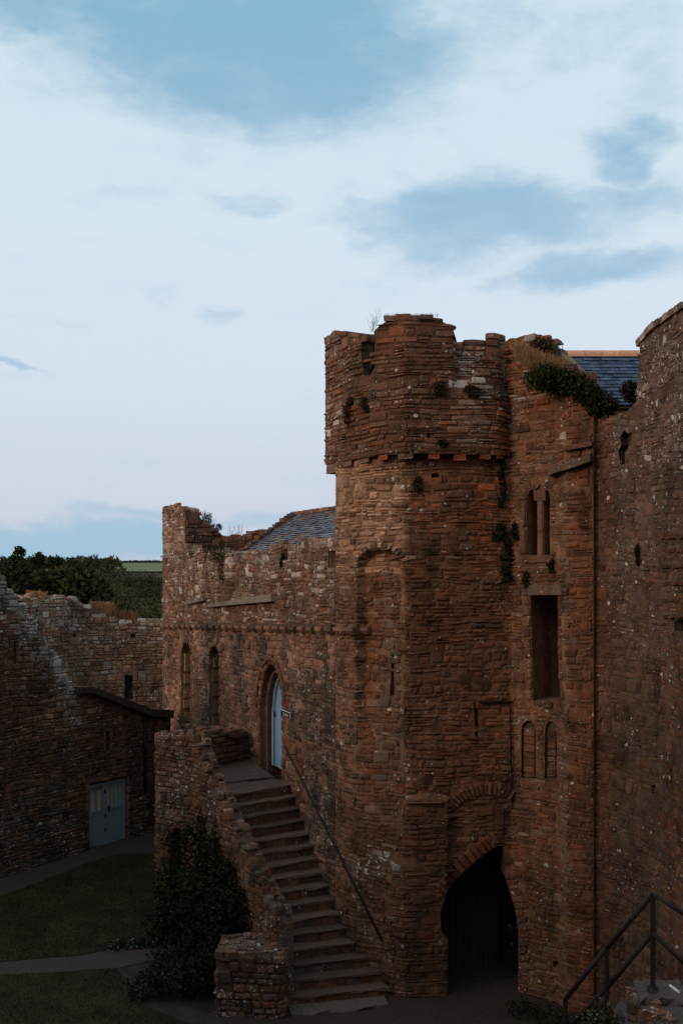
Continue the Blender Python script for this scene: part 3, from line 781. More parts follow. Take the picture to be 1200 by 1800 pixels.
# a solid core so that the tower has a body behind its faces
def prism(name, pts, z0, z1, mat, parent, tint=None):
    n = len(pts); V = [(x, y, z0) for x, y in pts] + [(x, y, z1) for x, y in pts]
    Fc = [tuple(range(n))[::-1], tuple(range(n, 2 * n))] + [(i, (i + 1) % n, n + (i + 1) % n, n + i) for i in range(n)]
    return mk(name, V, Fc, mat, parent, [tint] * len(V) if tint else None)
prism('inner_core', [(.95, 21.3), (2.0, 21.0), (3.3, 21.2), (4.6, 20.4), (4.6, 23.5), (1.5, 23.5)], -.3, zat(760, 21), M_MORTAR, tower, (*RED[1], .1))

# ================================================================== THE HALL RANGE
hall = thing('hall_range', 'long hall range with corbel table, lancet windows and broken slate roof beside the stair', 'building', (-2.5, 27, 0))
mh = Masonry(hall)
hp = [G(286, hallY(286)), G(440, hallY(440)), Bp]
def pal_hall(px, py):
    if py < 1098 and R(0, 1) < .13 and py > 985: return LICH[:1] + LICH[3:], .5
    if py < 1098:
        if px < 325 and py < 975: return LICH[:2] + BROWN + OLIVE, .35
        if py < 985: return BROWN + GREY + LICH[:3], .6
        return BROWN + BROWN + HALL[1:2] + DARK[3:4] + OLIVE[:1], .5 if py < 1060 else .25
    if py > 1180 and px > 505: return (DARK + DARK + HALL[3:4] + HALL[:1] if py < 1300 or px > 540 else HALL + BROWN + RED), .3
    st = noise.noise(Vector((px * .05, 1.0, py * .004)))
    if st > .12: return HALL[:1] + DARK + GREY[3:], .08
    if st < -.2: return HALL[2:3] + HALL[:1] + PALE[2:3], .1
    return warm(HALL, 1.15) + OLIVE[:1] + PALE[2:3], .12
door_poly = arch_pts(458, 496, 1372, 1243, 1168, 8)
hall_top = [(280, 892), (288, 889), (305, 887), (321, 891), (324, 895), (325.5, 955), (335, 976), (345, 970), (365, 967), (395, 967), (403, 975), (430, 973), (445, 963), (470, 968), (480, 956), (500, 955), (520, 958), (535, 944), (560, 946), (575, 940), (592, 943)]
Wh = Wall(hall, mh, hp, -.3, hall_top, pal_hall, md=.0, thick=.5, hr=(.065, .13), wr=(.15, .45), seed=3, proud=(-.004, .03), name='front_wall', mortar=(.33, .21, .14),
          holes=[dict(poly=door_poly, depth=.5, surround=.22, pal=RED + [(.2, .11, .075)], step=.3, tint=(.14, .08, .055)),
                 dict(poly=arch_pts(319, 336, 1272, 1150, 1130, 5), depth=.55, surround=.14, pal=HALL, tint=(.2, .13, .07)),
                 dict(poly=arch_pts(368, 386, 1276, 1155, 1136, 5), depth=.55, surround=.14, pal=HALL, tint=(.15, .1, .065)),
                 dict(poly=rect(577, 589, 968, 998), depth=.4),
                 dict(poly=rect(498, 505, 965, 985), depth=.3)])
Wh.build()
# buff dressed blocks in the window jambs
for x, ys in ((319.6, (1152, 1168, 1190, 1215, 1232, 1256)), (368.6, (1160, 1185, 1210, 1240, 1262))):
    for y in ys:
        u, z = Wh.uz(x, y); q = Acc(); Wh.lbox(u - .1, u + R(.03, .09), z - .22, z + R(.0, .12), -.5, R(-.12, -.03), q, (.30, .18, .09, .1) if x < 340 else (.2, .13, .08, .1)); q.build('jamb_stone', M_STONE, hall)
# corbel table
p_ = 291
while p_ < 640:
    t = (p_ - 291) / 334; y = 1101 + 9 * t
    if p_ < 588: corbel(Wh, p_, y, R(.7, .9) * (7 + 8 * t), 9 + 5 * t, .13, random.choice(HALL + DARK[:1]), hall, -.1)
    else: corbel(W1, p_, y, 15, 14, .12, random.choice(HALL + GREY), tower, -.1)
    p_ += 8.5 + 10 * t
wpart(Wh, 'string_course', 288, 440, 1094, 1097, -.02, .10, tint=(.13, .09, .07, .1), y0b=1096, y1b=1100); wpart(Wh, 'string_course', 440, 588, 1096, 1100, -.02, .10, tint=(.12, .085, .07, .1), y0b=1098, y1b=1103)
wpart(Wh, 'roof_scar', 375, 487, 1062, 1067, -.03, .17, tint=(.27, .235, .20, .1), y0b=1044, y1b=1057)
wpart(Wh, 'roof_scar', 329, 365, 1059, 1064, -.03, .17, tint=(.24, .2, .17, .1), y0b=1050, y1b=1056)
wpart(Wh, 'string_course', 286, 318, 977, 980, -.03, .08, tint=(.3, .26, .22, .4), y0b=978, y1b=982)
# hood mould over the doorway
hm = arch_pts(452, 503, 1250, 1243, 1158, 8)[1:-1]
for i, (a, b) in enumerate(zip(hm, hm[1:])):
    q = Acc(); q.tube(Wh.pos(*Wh.uz(*a), .04), Wh.pos(*Wh.uz(*b), .03), .036, n=6, t=(*RED[4], .05)); q.build('hood_mould', M_STONE, hall)
# inner moulded order
im = arch_pts(462, 502, 1372, 1243, 1178, 8)
q = Acc()
for a, b in zip(im[:10], im[1:10]): q.tube(Wh.pos(*Wh.uz(*a), -.12), Wh.pos(*Wh.uz(*b), -.10), .035, n=6, t=(.2, .105, .07, .05))
q.build('door_moulding', M_STONE, hall)

# blue plank door, in wall coordinates
def planks_arch(W, u0, u1, z0, zs, za, d, n, parent, mat, th=.05):
    def zt(u):
        c = (u0 + u1) / 2; t = 1 - abs(u - c) / ((u1 - u0) / 2); return zs + (za - zs) * math.sin(max(0, min(1, t)) ** .62 * math.pi / 2)
    root = None
    for k in range(n):
        a = u0 + (u1 - u0) * k / n + .004; b = u0 + (u1 - u0) * (k + 1) / n - .004; m = 4
        top_ = [(a + (b - a) * i / m, zt(a + (b - a) * i / m)) for i in range(m + 1)]
        ring = [(a, z0), (b, z0)] + top_[::-1]; V = [W.pos(u, z, d) for u, z in ring] + [W.pos(u, z, d - th) for u, z in ring]; k_ = len(ring)
        Fc = [tuple(range(k_)), tuple(range(k_, 2 * k_))[::-1]] + [(i, (i + 1) % k_, k_ + (i + 1) % k_, k_ + i) for i in range(k_)]
        o = mk('blue_door' if root is None else 'plank', V, Fc, mat, parent if root is None else root)
        if root is None: root = o; parent = root
    return root, zt
ud0, zd0 = Wh.uz(459, 1372); ud1, _ = Wh.uz(497, 1372); _, zds = Wh.uz(478, 1262); _, zda = Wh.uz(478, 1192)
zd0 = 3.30
door, ztf = planks_arch(Wh, ud0 + .07, ud1 - .05, zd0, zds, zda, -.32, 7, hall, M_BLUE)
fr = Acc(); 
ring = [(ud0 + .02, zd0), (ud0 + .02, zds)] + [(ud0 + .02 + (ud1 - ud0) * t, zds + (zda + .05 - zds) * math.sin(min(1, (1 - abs(2 * t - 1))) ** .62 * math.pi / 2)) for t in [i / 12 for i in range(1, 12)]] + [(ud1, zds), (ud1, zd0)]
for a, b in zip(ring, ring[1:]): fr.tube(Wh.pos(*a, -.305), Wh.pos(*b, -.305), .04, n=6)
fr.build('door_frame', M_BLUEF, hall)
hd = Acc(); uh, zh = Wh.uz(463, 1257); hd.tube(Wh.pos(ud0 + .16, zh - .07, -.29), Wh.pos(ud0 + .16, zh + .07, -.29), .02); hd.tube(Wh.pos(ud0 + .16, zh, -.29), Wh.pos(ud0 + .28, zh, -.26), .014); hd.build('handle', M_IRON, door)

# slate roof of the hall: eave behind the parapet, ridge, stepped verge
n_in = Vector((.917, .398)); d_al = Vector((.398, -.917))            # inward, and along the wall towards the tower
e0 = Vector((-4.05, 30.3))
def hroof(s_, q):   # s_ metres along, q 0..1 up the slope
    o = e0 + d_al * s_ + n_in * (.45 + 2.45 * q); return Vector((o.x, o.y, EYE + .02 + 1.70 * q))
roofL = 11.5
def slate_roof(root, fn, L_, nrow, sw, cols, name='slate', cap=300, nrm=None, lift=.012):
    items = []
    for r in range(nrow):
        q0, q1 = r / nrow, min(1.0, (r + 1.25) / nrow); s_ = -sw * (.5 if r % 2 else 0)
        while s_ < L_:
            a, b = max(0, s_), min(L_, s_ + sw * R(.93, 1.05)); s_ += sw
            if b - a < .03: continue
            P0, P1, P2, P3 = fn(a + .004, q0), fn(b - .004, q0), fn(b - .004, q1), fn(a + .004, q1)
            n = (P1 - P0).cross(P3 - P0).normalized()
            if n.z < 0: n = -n
            l0, l1 = lift * R(2.0, 4.0), lift * .4
            vs = [P0 + n * l0, P1 + n * (l0 + R(-.004, .004)), P2 + n * l1, P3 + n * l1]; vs = vs + [v - n * .012 for v in vs]
            f = [(0, 1, 2, 3), (7, 6, 5, 4), (0, 4, 5, 1), (1, 5, 6, 2), (2, 6, 7, 3), (3, 7, 4, 0)]
            c = random.choice(cols(a, q0)); k = R(.7, 1.35); items.append((-(P0.length), vs, f, (c[0] * k, c[1] * k, c[2] * k, 1)))
    items.sort(key=lambda t: -t[0]); 
    ordr = sorted(items, key=lambda t: (0 if 0 < px_of(t[1][0].x, t[1][0].y) < 1122 and (px_of(t[1][0].x, t[1][0].y) < 592 or t[1][0].x > 2) else 1, -t[0]))
    for t in ordr[:cap]: mk(name, t[1], t[2], M_SLATE, root, [t[3]] * 8)
    a = Acc()
    for t in ordr[cap:]: a.add(t[1], t[2], t[3])
    if a.v: a.build('roof_slates', M_SLATE, root, kind='stuff')
SL = [(.085, .10, .125), (.06, .075, .1), (.12, .14, .17), (.07, .075, .085)]
slate_roof(hall, hroof, roofL, 26, .26, lambda a, q: SL + ([(.17, .09, .05), (.14, .085, .06)] if noise.noise(Vector((a * .8, q * 5, 3))) > .02 else []))
Pd = [hroof(0, -.02), hroof(roofL, -.02), hroof(roofL, 1), hroof(0, 1)]
o2 = [hroof(0, 1) + Vector((n_in.x, n_in.y, 0)) * 2.6 - Vector((0, 0, 1.8)), hroof(roofL, 1) + Vector((n_in.x, n_in.y, 0)) * 2.6 - Vector((0, 0, 1.8))]
V = [p - Vector((0, 0, .03)) for p in Pd] + [p - Vector((0, 0, .03)) for p in o2]
mk('roof', V, [(0, 1, 2, 3), (3, 2, 5, 4), (0, 3, 4), (1, 5, 2), (0, 4, 5, 1)], M_MORTAR, hall, [(.09, .08, .08, .1)] * 6)
s_ = 0
while s_ < roofL:
    q = Acc(); c = hroof(s_ + .2, 1.0); q.box((c.x, c.y, c.z + .03), (.22, .38, .10), math.atan2(-d_al.x, d_al.y), (*random.choice(OLIVE + BROWN), .15), .012); q.build('ridge_stone', M_STONE, hall); s_ += .4
for k in range(20):
    c = hroof(-.12 + R(-.04, .04), k / 19); q = Acc(); q.box((c.x, c.y, c.z + .03 + R(0, .05)), (R(.2, .3), R(.26, .36), R(.09, .15)), math.atan2(-d_al.x, d_al.y) + R(-.15, .15), (*random.choice(DARK + BROWN), .15), .025); q.build('verge_stone', M_STONE, hall)
prism('inner_core', [tuple(Vector(hp[0]) + n_in * 1.0 + d_al * .2), tuple(Vector(Bp) + n_in * 1.0), tuple(Vector(Bp) + n_in * 5), tuple(Vector(hp[0]) + n_in * 5)], -.3, EYE - .05, M_MORTAR, hall, (*HALL[1], .1))
# ruined end wall behind the left stub
ew0 = Vector(G(326.5, hallY(326.5))); We = Wall(hall, mh, [tuple(ew0), tuple(ew0 + n_in * 1.6), tuple(ew0 + n_in * 4.6)], EYE - 1.2,
      [(315, 892), (326, 893), (336, 900), (350, 905), (362, 918), (378, 930), (388, 936), (396, 944), (410, 946), (430, 943), (470, 930), (480, 935), (560, 960)],
      lambda px, py: (RED + BROWN + DARK[:2], .12), thick=.7, hr=(.09, .17), wr=(.18, .4), seed=5, name='end_wall', mortar=(.1, .065, .05)); We.build(); We.cap()
mh_extra = True

# ================================================================== THE STAIR
stair = thing('stone_staircase', 'worn outdoor stone staircase climbing to the blue door between rubble walls', 'staircase', (-.5, 19.5, 0))
ms = Masonry(stair)
LZ = 3.26; NR = 16
def nose(i):     # i = 0 bottom .. NR-1 top riser; ends of its front edge
    t = i / (NR - 1); l = Vector((-1.00, 18.45)).lerp(Vector((-2.42, 21.55)), t); r = Vector((.80, 18.86)).lerp(Vector((-1.22, 22.5)), t); return l, r
def slab(name, ring, z0, z1, parent, tint, jit=.012, n_split=7):
    """uneven slab: ring = 4 plan corners; front edge (0-1) is subdivided and worn"""
    a, b, c, d = ring; V = []; m = n_split
    for z in (z0, z1):
        for (p, q) in ((a, b), (d, c)):
            for i in range(m + 1):
                t = i / m; r = p.lerp(q, t); jj = jit if p is a else jit * .3
                V.append((r.x + R(-jj, jj), r.y + R(-jj * 1.6, jj * 1.6), z + (R(-jj, jj) * .8 - (.012 * math.sin(t * math.pi) if p is a and z == z1 else 0))))
    k = m + 1; Fc = []
    for i in range(m):
        Fc += [(i, i + 1, 2 * k + i + 1, 2 * k + i), (2 * k + i, 2 * k + i + 1, 3 * k + i + 1, 3 * k + i), (k + i + 1, k + i, 3 * k + i, 3 * k + i + 1), (i + 1, i, k + i, k + i + 1)]
    Fc += [(0, 2 * k, 3 * k, k), (m, k + m, 3 * k + m, 2 * k + m)]
    return mk(name, V, Fc, M_SLAB, parent, [tint] * len(V))
for i in range(NR):
    l, r = nose(i); l2, r2 = nose(i + 1); z = LZ / NR * (i + 1); zb = z - LZ / NR - .02
    ext = (r - l).normalized() * .12
    inn = ((l2 - l) + (r2 - r)) * .5; inn2 = inn.normalized() * .025
    c = random.choice([(.115, .07, .053), (.098, .06, .046), (.13, .078, .058)]); k = R(.85, 1.15)
    st = slab('step', (l - ext * 1.6, r + ext, r2 + ext + inn * .25, l2 - ext * 1.6 + inn * .25), z - .055, z, stair, (c[0] * k, c[1] * k, c[2] * k, .1), .013)
    # riser of small rubble under each tread
    a = Acc(); L_ = (r - l).length; u = -.1; dr_ = (r - l).normalized()
    while u < L_ + .05:
        w = R(.12, .34); p0 = l + dr_ * (u + .006) + inn2; p1 = l + dr_ * (u + w - .006) + inn2; back = inn * .6; o_ = R(-.02, .02); f_ = inn.normalized() * o_
        vs = [(*(p0 - f_), zb), (*(p1 - f_), zb), (*(p1 + back), zb), (*(p0 + back), zb)]; zt = z - .055 - R(0, .02)
        vs += [(*(p0 - f_ * 1.5), zt), (*(p1 - f_ * 1.3), zt), (*(p1 + back), zt), (*(p0 + back), zt)]
        c2 = random.choice(BROWN + RED); k2 = R(.7, 1.2); v, f = box_vf(vs); a.add(v, f, (c2[0] * k2, c2[1] * k2, c2[2] * k2, .05)); u += w
    a.build('riser', M_STONE, st)
    V = [(*(l - ext + inn2 * 1.6), -.1), (*(r + ext + inn2 * 1.6), -.1), (*(r2 + ext + inn), -.1), (*(l2 - ext + inn), -.1)]
    V += [(x, y, z - .06) for x, y, _ in V]; v, f = box_vf([Vector(q) for q in V]); mk('step_core', v, f, M_MORTAR, st, [(.1, .07, .055, .1)] * 8)
# bottom slab in front
l, r = nose(0); fw = Vector((.25, -.9)).normalized()
slab('foot_slab', (l + fw * .42, r + fw * .38, r + fw * .02, l + fw * .02), -.03, .06, stair, (.12, .085, .07, .1), .03)
# landing: one more low step and flagstones
tl, tr = nose(NR - 1); l_, r_ = nose(NR)
flags = [(l_, r_, Vector((-2.2, 24.6)), Vector((-3.3, 23.6)))]
la = [(-3.6, 22.3), (-2.45, 21.6), (-1.2, 22.45), (-2.3, 25.3), (-3.5, 24.6)]
prism('landing_core', la, -.1, LZ - .06, M_MORTAR, stair, (*BROWN[1], .1))
slab('flagstone', (Vector((-2.5, 21.75)), Vector((-1.25, 22.5)), Vector((-1.55, 23.15)), Vector((-2.85, 22.45))), LZ - .07, LZ + .008, stair, (.10, .062, .048, .1), .02)
slab('flagstone', (Vector((-2.85, 22.47)), Vector((-1.56, 23.17)), Vector((-1.85, 23.85)), Vector((-3.1, 23.2))), LZ - .06, LZ + .06, stair, (.09, .056, .044, .1), .02)
slab('flagstone', (Vector((-3.1, 23.22)), Vector((-1.86, 23.87)), Vector((-2.3, 25.2)), Vector((-3.45, 24.5))), LZ - .06, LZ + .064, stair, (.085, .054, .042, .1), .02)
slab('flagstone', (Vector((-3.6, 22.35)), Vector((-2.87, 22.4)), Vector((-3.12, 23.3)), Vector((-3.7, 23.1))), LZ - .06, LZ + .02, stair, (.10, .07, .058, .1), .02)
# outer wall of the stair, running down to the pier
def pal_st(px, py): return (BROWN + GREY + HALL, .3) if px < 420 and py < 1480 else (BROWN + RED[:1] + DARK[:2] + GREY[3:], .14)
out_path = [G(273, 22.75), G(280, 22.5), G(338, 22.0), G(372, 21.2), (-2.28, 20.4), (-1.55, 19.15), (-1.2, 18.45)]
st_top = [(270, 1293), (333, 1290), (345, 1303), (352, 1325), (360, 1350), (366, 1368), (378, 1390), (384, 1408), (396, 1420), (402, 1445), (414, 1458), (418, 1480), (434, 1500), (440, 1515), (448, 1540), (462, 1560), (466, 1583), (480, 1596), (484, 1618), (488, 1645)]
Wo = Wall(stair, ms, out_path, -.3, st_top, pal_st, md=0., thick=.34, hr=(.07, .14), wr=(.12, .34), seed=8, name='outer_wall', proud=(0, .035), mortar=(.13, .09, .07),
          holes=[dict(poly=arch_pts(298, 327, 1600, 1478, 1457, 5), depth=.4, surround=.1, pal=ORANGE, tint=(.12, .06, .04))]); Wo.build(); Wo.cap(size=.9)
# parapet beyond the landing
Wq = Wall(stair, ms, [G(341, 23.7), G(437, 25.2)], LZ - .1, [(340, 1288), (437, 1287)], lambda px, py: (BROWN + RED, .05), thick=.4, hr=(.09, .17), wr=(.2, .45), seed=9, name='landing_parapet', mortar=(.1, .07, .05)); Wq.build(); Wq.cap()
# parapet's near side, between the outer corner and the landing
# pier at the foot
Wp = Wall(stair, ms, [(-2.22, 19.0), (-2.27, 18.1), (-1.07, 18.02), (-1.0, 18.45)], -.2, [(370, 1690), (379, 1683), (497, 1668), (520, 1668)], lambda px, py: (BROWN + RED[:1] + DARK[:2] + GREY[3:], .2), thick=.3, hr=(.08, .15), wr=(.14, .34), seed=10, name='pier_wall', mortar=(.11, .075, .055))
# the first and last legs of this path turn away from the eye, so heights are set directly
Wp.topz = lambda u: 1.16 + .03 * noise.noise(Vector((u * 3, 0, 5)))
Wp.pp = lambda u, z: (440, py_of(z, 18.1))
Wp.uz = None
Wp.build()
pt = Acc()
for i in range(9):
    for j in range(7):
        x = -2.2 + i * .135; y = 18.12 + j * .135
        c = random.choice(BROWN + GREY + DARK); k = R(.7, 1.1); pt.box((x + R(-.02, .02), y + R(-.02, .02), 1.12 + R(-.02, .035)), (.14, .14, .12), R(-.3, .3), (c[0] * k, c[1] * k, c[2] * k, .15), .018)
pt.build('pier_top', M_STONE, stair); prism('pier_core', [(-2.2, 18.2), (-1.1, 18.15), (-1.1, 18.95), (-2.15, 18.95)], -.2, 1.08, M_MORTAR, stair, (*BROWN[1], .1))
ms.finish()

# handrail on the hall wall
hr_ = thing('wall_handrail', 'thin black iron handrail fixed to the wall up the right side of the stone staircase', 'handrail', (-.3, 20.5, 2.5))
a = P(500, 1312, 22.2); b = P(672, 1655, 18.4); q = Acc(); q.tube(a, b, .026, n=10); q.build('rail', M_IRON, hr_, smooth=True)
for t in (.03, .33, .64, .95):
    c = a.lerp(b, t); q = Acc(); q.tube(c, c + Vector((0, 0, -.09)), .011, n=6); q.tube(c + Vector((0, 0, -.09)), c + Vector((.30, .16, -.09)), .011, n=6); q.build('bracket', M_IRON, hr_)

# small sign beside the blue door
us0, zs0 = Wh.uz(499, 1264); us1, zs1 = Wh.uz(514.5, 1253)
sg = thing('door_sign', 'small black sign with white lettering on the wall right of the blue door', 'sign', tuple(Wh.pos((us0 + us1) / 2, zs0, .07)))
zc = zat(1258.5, 22.5)
q = Acc(); Wh.lbox(us0, us1, zc - .075, zc + .075, .05, .075, q); q.build('sign_border', M_WHITE, sg)
q = Acc(); Wh.lbox(us0 + .010, us1 - .010, zc - .066, zc + .066, .06, .082, q); q.build('sign_face', M_BLACK, sg)
cu = bpy.data.curves.new('lettering', 'FONT'); cu.body = 'The Solar'; cu.size = .095; cu.extrude = .002; cu.align_x = 'CENTER'; cu.align_y = 'CENTER'; cu.materials.append(M_WHITE)
tf = bpy.data.objects.new('text', cu); C.objects.link(tf); bpy.context.view_layer.update()
tm = bpy.data.meshes.new_from_object(tf); bpy.data.objects.remove(tf)
to = bpy.data.objects.new('lettering', tm); C.objects.link(to); to.parent = sg
pc = Wh.pos((us0 + us1) / 2 + .05, zc, .088); to.location = pc - sg.location
dv = (Vector(Bp) - Vector(hp[0])).normalized(); to.rotation_euler = (math.pi / 2, 0, math.atan2(dv.y, dv.x))

mh.finish()
mt.finish()

# ================================================================== THE ROUND TOWER ON THE RIGHT
rt = thing('round_tower', 'big dark rubble round tower with pale lichen streaks at the right edge', 'tower', (6.5, 15, 0))
mr_ = Masonry(rt)
rpath = [(4.55, 18.24), (4.72, 18.12), (4.95, 17.8), (5.17, 17.35), (5.30, 16.6), (5.33, 15.6), (5.30, 14.6), (5.20, 13.8)]
def pal_round(px, py):
    if px < 1075: return RED[:2] + BROWN + ROUND, .05
    if px > 1165 and py > 1050: return ROUND + RED + BROWN, .07
    if py < 900 and R(0, 1) < .05: return LICH, .6
    return ROUND + GREY[3:], (.34 if py < 820 else .1)
rtop = [(1040, 760), (1060, 735), (1080, 738), (1100, 722), (1118, 702), (1121, 700), (1122, 607), (1130, 598), (1150, 575), (1170, 562), (1200, 541), (1300, 480)]
Wr = Wall(rt, mr_, rpath, -.3, rtop, pal_round, md=.006, thick=1.0, hr=(.06, .15), wr=(.10, .28), proud=(-.008, .018), seed=12, name='wall', mortar=(.12, .094, .08), warp=.10,
          holes=[dict(poly=[(1090, 812), (1087, 792), (1092, 782), (1089, 768), (1097, 756), (1104, 762), (1111, 758), (1110, 772), (1104, 790), (1099, 793), (1098, 826), (1092, 824)], depth=.16, tint=(.05, .03, .025)),
                 dict(poly=rect(1056, 1062, 1256, 1270), depth=.3), dict(poly=[(1186, 1110), (1186, 1092), (1215, 1085), (1215, 1108)], depth=.4),
                 dict(poly=rect(1142, 1152, 1380, 1395), depth=.15)]).build()
for y in (938, 962, 990, 1020, 1050, 1078):
    xs = R(1164, 1174)
    while xs < 1208:
        xe = xs + R(9, 22); wpart(Wr, 'ledge', xs, min(1212, xe - 1), y + 5 + R(-2, 1), y + 10, -.02, R(.03, .09), tint=(*random.choice(ROUND + BROWN), .15), y0b=y + R(0, 3), y1b=y + 7); xs = xe
    if y < 1070:
        for x in (1174, 1190):
            c_ = random.choice(ROUND + GREY[3:] + BROWN); x += R(-3, 3); wpart(Wr, 'niche_stone', x, x + R(7, 12), y + 12, y + 22, -.02, R(.01, .04), tint=(*c_, .2))
# sloping stone coping
for k in range(11):
    x0 = 1121 + k * 8.5; y0 = lin(rtop, max(1122.5, x0 + .5)); y1 = lin(rtop, x0 + 9)
    for j, (dd, up) in enumerate(((.10, 0), (-.1, 13), (-.35, 24))):
        if j and k < 2: continue
        wpart(Wr, 'coping_stone', x0 + .4, x0 + 8.3, y0 - up * k / 10 - 7, y0 - up * k / 10 + 3, dd - .4, dd - .02 + R(-.02, .02), tint=(*random.choice(LICH + GREY), .5), y0b=y1 - up * (k + 1) / 10 - 7, y1b=y1 - up * (k + 1) / 10 + 3)
mr_.finish()
prism('inner_core', [(5.6, 19.0), (6.3, 17), (6.4, 13.9), (11, 13.9), (11, 19)], -.3, EYE + 3.4, M_MORTAR, rt, (*ROUND[0], .2))

# slate-roofed house behind
hs = thing('slate_roofed_house', 'house behind the tower with dark blue slate roof and terracotta ridge tiles', 'house', (8, 25, 0))
def rroof(s_, q): return Vector((5.0 + s_, 24.2 + 2.1 * q, zat(714, 24.2) + (zat(624, 26.3) - zat(714, 24.2)) * q))
SB = [(.035, .058, .11), (.028, .047, .09), (.045, .07, .125), (.026, .04, .07)]
slate_roof(hs, rroof, 5.2, 15, .24, lambda a, q: SB)
yr = zat(624, 26.3)
for k in range(12):
    q = Acc(); x = 5.02 + k * .46
    n_ = 8; vs = []
    for xx in (x, x + .45):
        for i in range(n_): an = math.pi * i / (n_ - 1); vs.append(Vector((xx, 26.32 - math.cos(an) * .17, yr - .06 + math.sin(an) * .19)))
    fs = [(i, i + 1, n_ + i + 1, n_ + i) for i in range(n_ - 1)] + [tuple(range(n_))[::-1], tuple(range(n_, 2 * n_))]
    k_ = R(.9, 1.1); q.add(vs, fs, (.52 * k_, .27 * k_, .17 * k_, 1)); q.build('ridge_tile', M_TILE, hs)
b0, b1 = rroof(0, 0), rroof(5.2, 0); c0, c1 = rroof(0, 1), rroof(5.2, 1); dn = Vector((0, 0, .04))
mk('roof', [b0 - dn, b1 - dn, c1 - dn, c0 - dn, Vector((5, 28.4, b0.z)), Vector((10.2, 28.4, b0.z))], [(0, 1, 2, 3), (3, 2, 5, 4), (0, 3, 4), (1, 5, 2), (0, 4, 5, 1)], M_MORTAR, hs, [(.05, .055, .07, 0)] * 6)
prism('wall', [(5.1, 24.4), (10.1, 24.4), (10.1, 28.2), (5.1, 28.2)], -.3, b0.z - .05, M_MORTAR, hs, (.3, .18, .11, .1))
q = Acc(); c = rroof(.0, .92); q.box((c.x + .12, c.y - .1, c.z + .16), (.28, .3, .42), 0, (.2, .18, .16, .3), .01); q.build('chimney_stub', M_STONE, hs)

# ================================================================== LEFT: OUTBUILDING AND CURTAIN WALL
lb = thing('outbuilding', 'dark stone outbuilding with a ruined lichened gable and grey blue double doors', 'building', (-8, 28, 0))
ml = Masonry(lb)
l0 = Vector((-6.47, 29.96)); ld = Vector((.5552, .8317))
lp = [tuple(l0 - ld * 9), tuple(l0), G(256, 30.6), G(300, 31.6)]
def pal_left(px, py):
    edge = lin([(-200, 980), (0, 1015), (30, 1045), (60, 1085), (90, 1145), (125, 1200), (300, 1250)], px)
    if px < 140 and py < edge + 35: return LICH, .8
    if px < 140 and py < edge + 75: return LICH[1:3] + OLIVE + BROWN, .45
    if py > 1440 and px < 150: return DARK + BROWN, .22
    return BROWN + DARK[:2] + (DARK if py > 1300 else OLIVE[3:]), .07
ltop = [(-200, 950), (-20, 1000), (0, 1014), (10, 1022), (16, 1040), (28, 1045), (32, 1060), (45, 1064), (52, 1085), (60, 1090), (66, 1112), (76, 1118), (84, 1140), (96, 1150), (104, 1170), (115, 1180), (126, 1203), (135, 1212), (150, 1212), (200, 1230), (250, 1250), (300, 1254)]
Wl = Wall(lb, ml, lp, -.3, ltop, pal_left, thick=.8, hr=(.065, .13), wr=(.11, .32), seed=15, name='wall', proud=(-.005, .03), mortar=(.10, .072, .055),
          holes=[dict(poly=[(157, 1490), (157, 1379), (222, 1366), (222, 1486)], depth=.5, surround=.14, pal=[(.16, .09, .05), (.13, .075, .05)], tint=(.05, .04, .035)),
                 dict(poly=rect(186, 194, 1287, 1321), depth=.4, surround=.10, pal=BROWN), dict(poly=rect(25, 29, 1125, 1170), depth=.4),
                 dict(poly=rect(88, 93, 1436, 1443), depth=.3), dict(poly=rect(54, 58, 1443, 1449), depth=.3), dict(poly=rect(22, 26, 1414, 1422), depth=.3), dict(poly=rect(70, 74, 1356, 1362), depth=.3)])
Wl.build(); Wl.cap(pal=LICH[:3] + OLIVE)
wpart(Wl, 'weather_moulding', 130, 152, 1207, 1219, -.3, .25, tint=(.06, .045, .04, .05), y0b=1207, y1b=1217)
wpart(Wl, 'weather_moulding', 152, 254, 1206, 1217, -.3, .25, tint=(.055, .042, .038, .05), y0b=1244, y1b=1256)
wpart(Wl, 'weather_moulding', 257, 298, 1245, 1258, -.3, .2, tint=(.055, .042, .038, .05), y0b=1248, y1b=1262)
q = Acc(); ps = [Wl.pos(*Wl.uz(252, y), .07) for y in (1258, 1390)]; q.tube(ps[0], ps[1], .045, n=8); q.build('downpipe', M_IRON, lb, smooth=True)
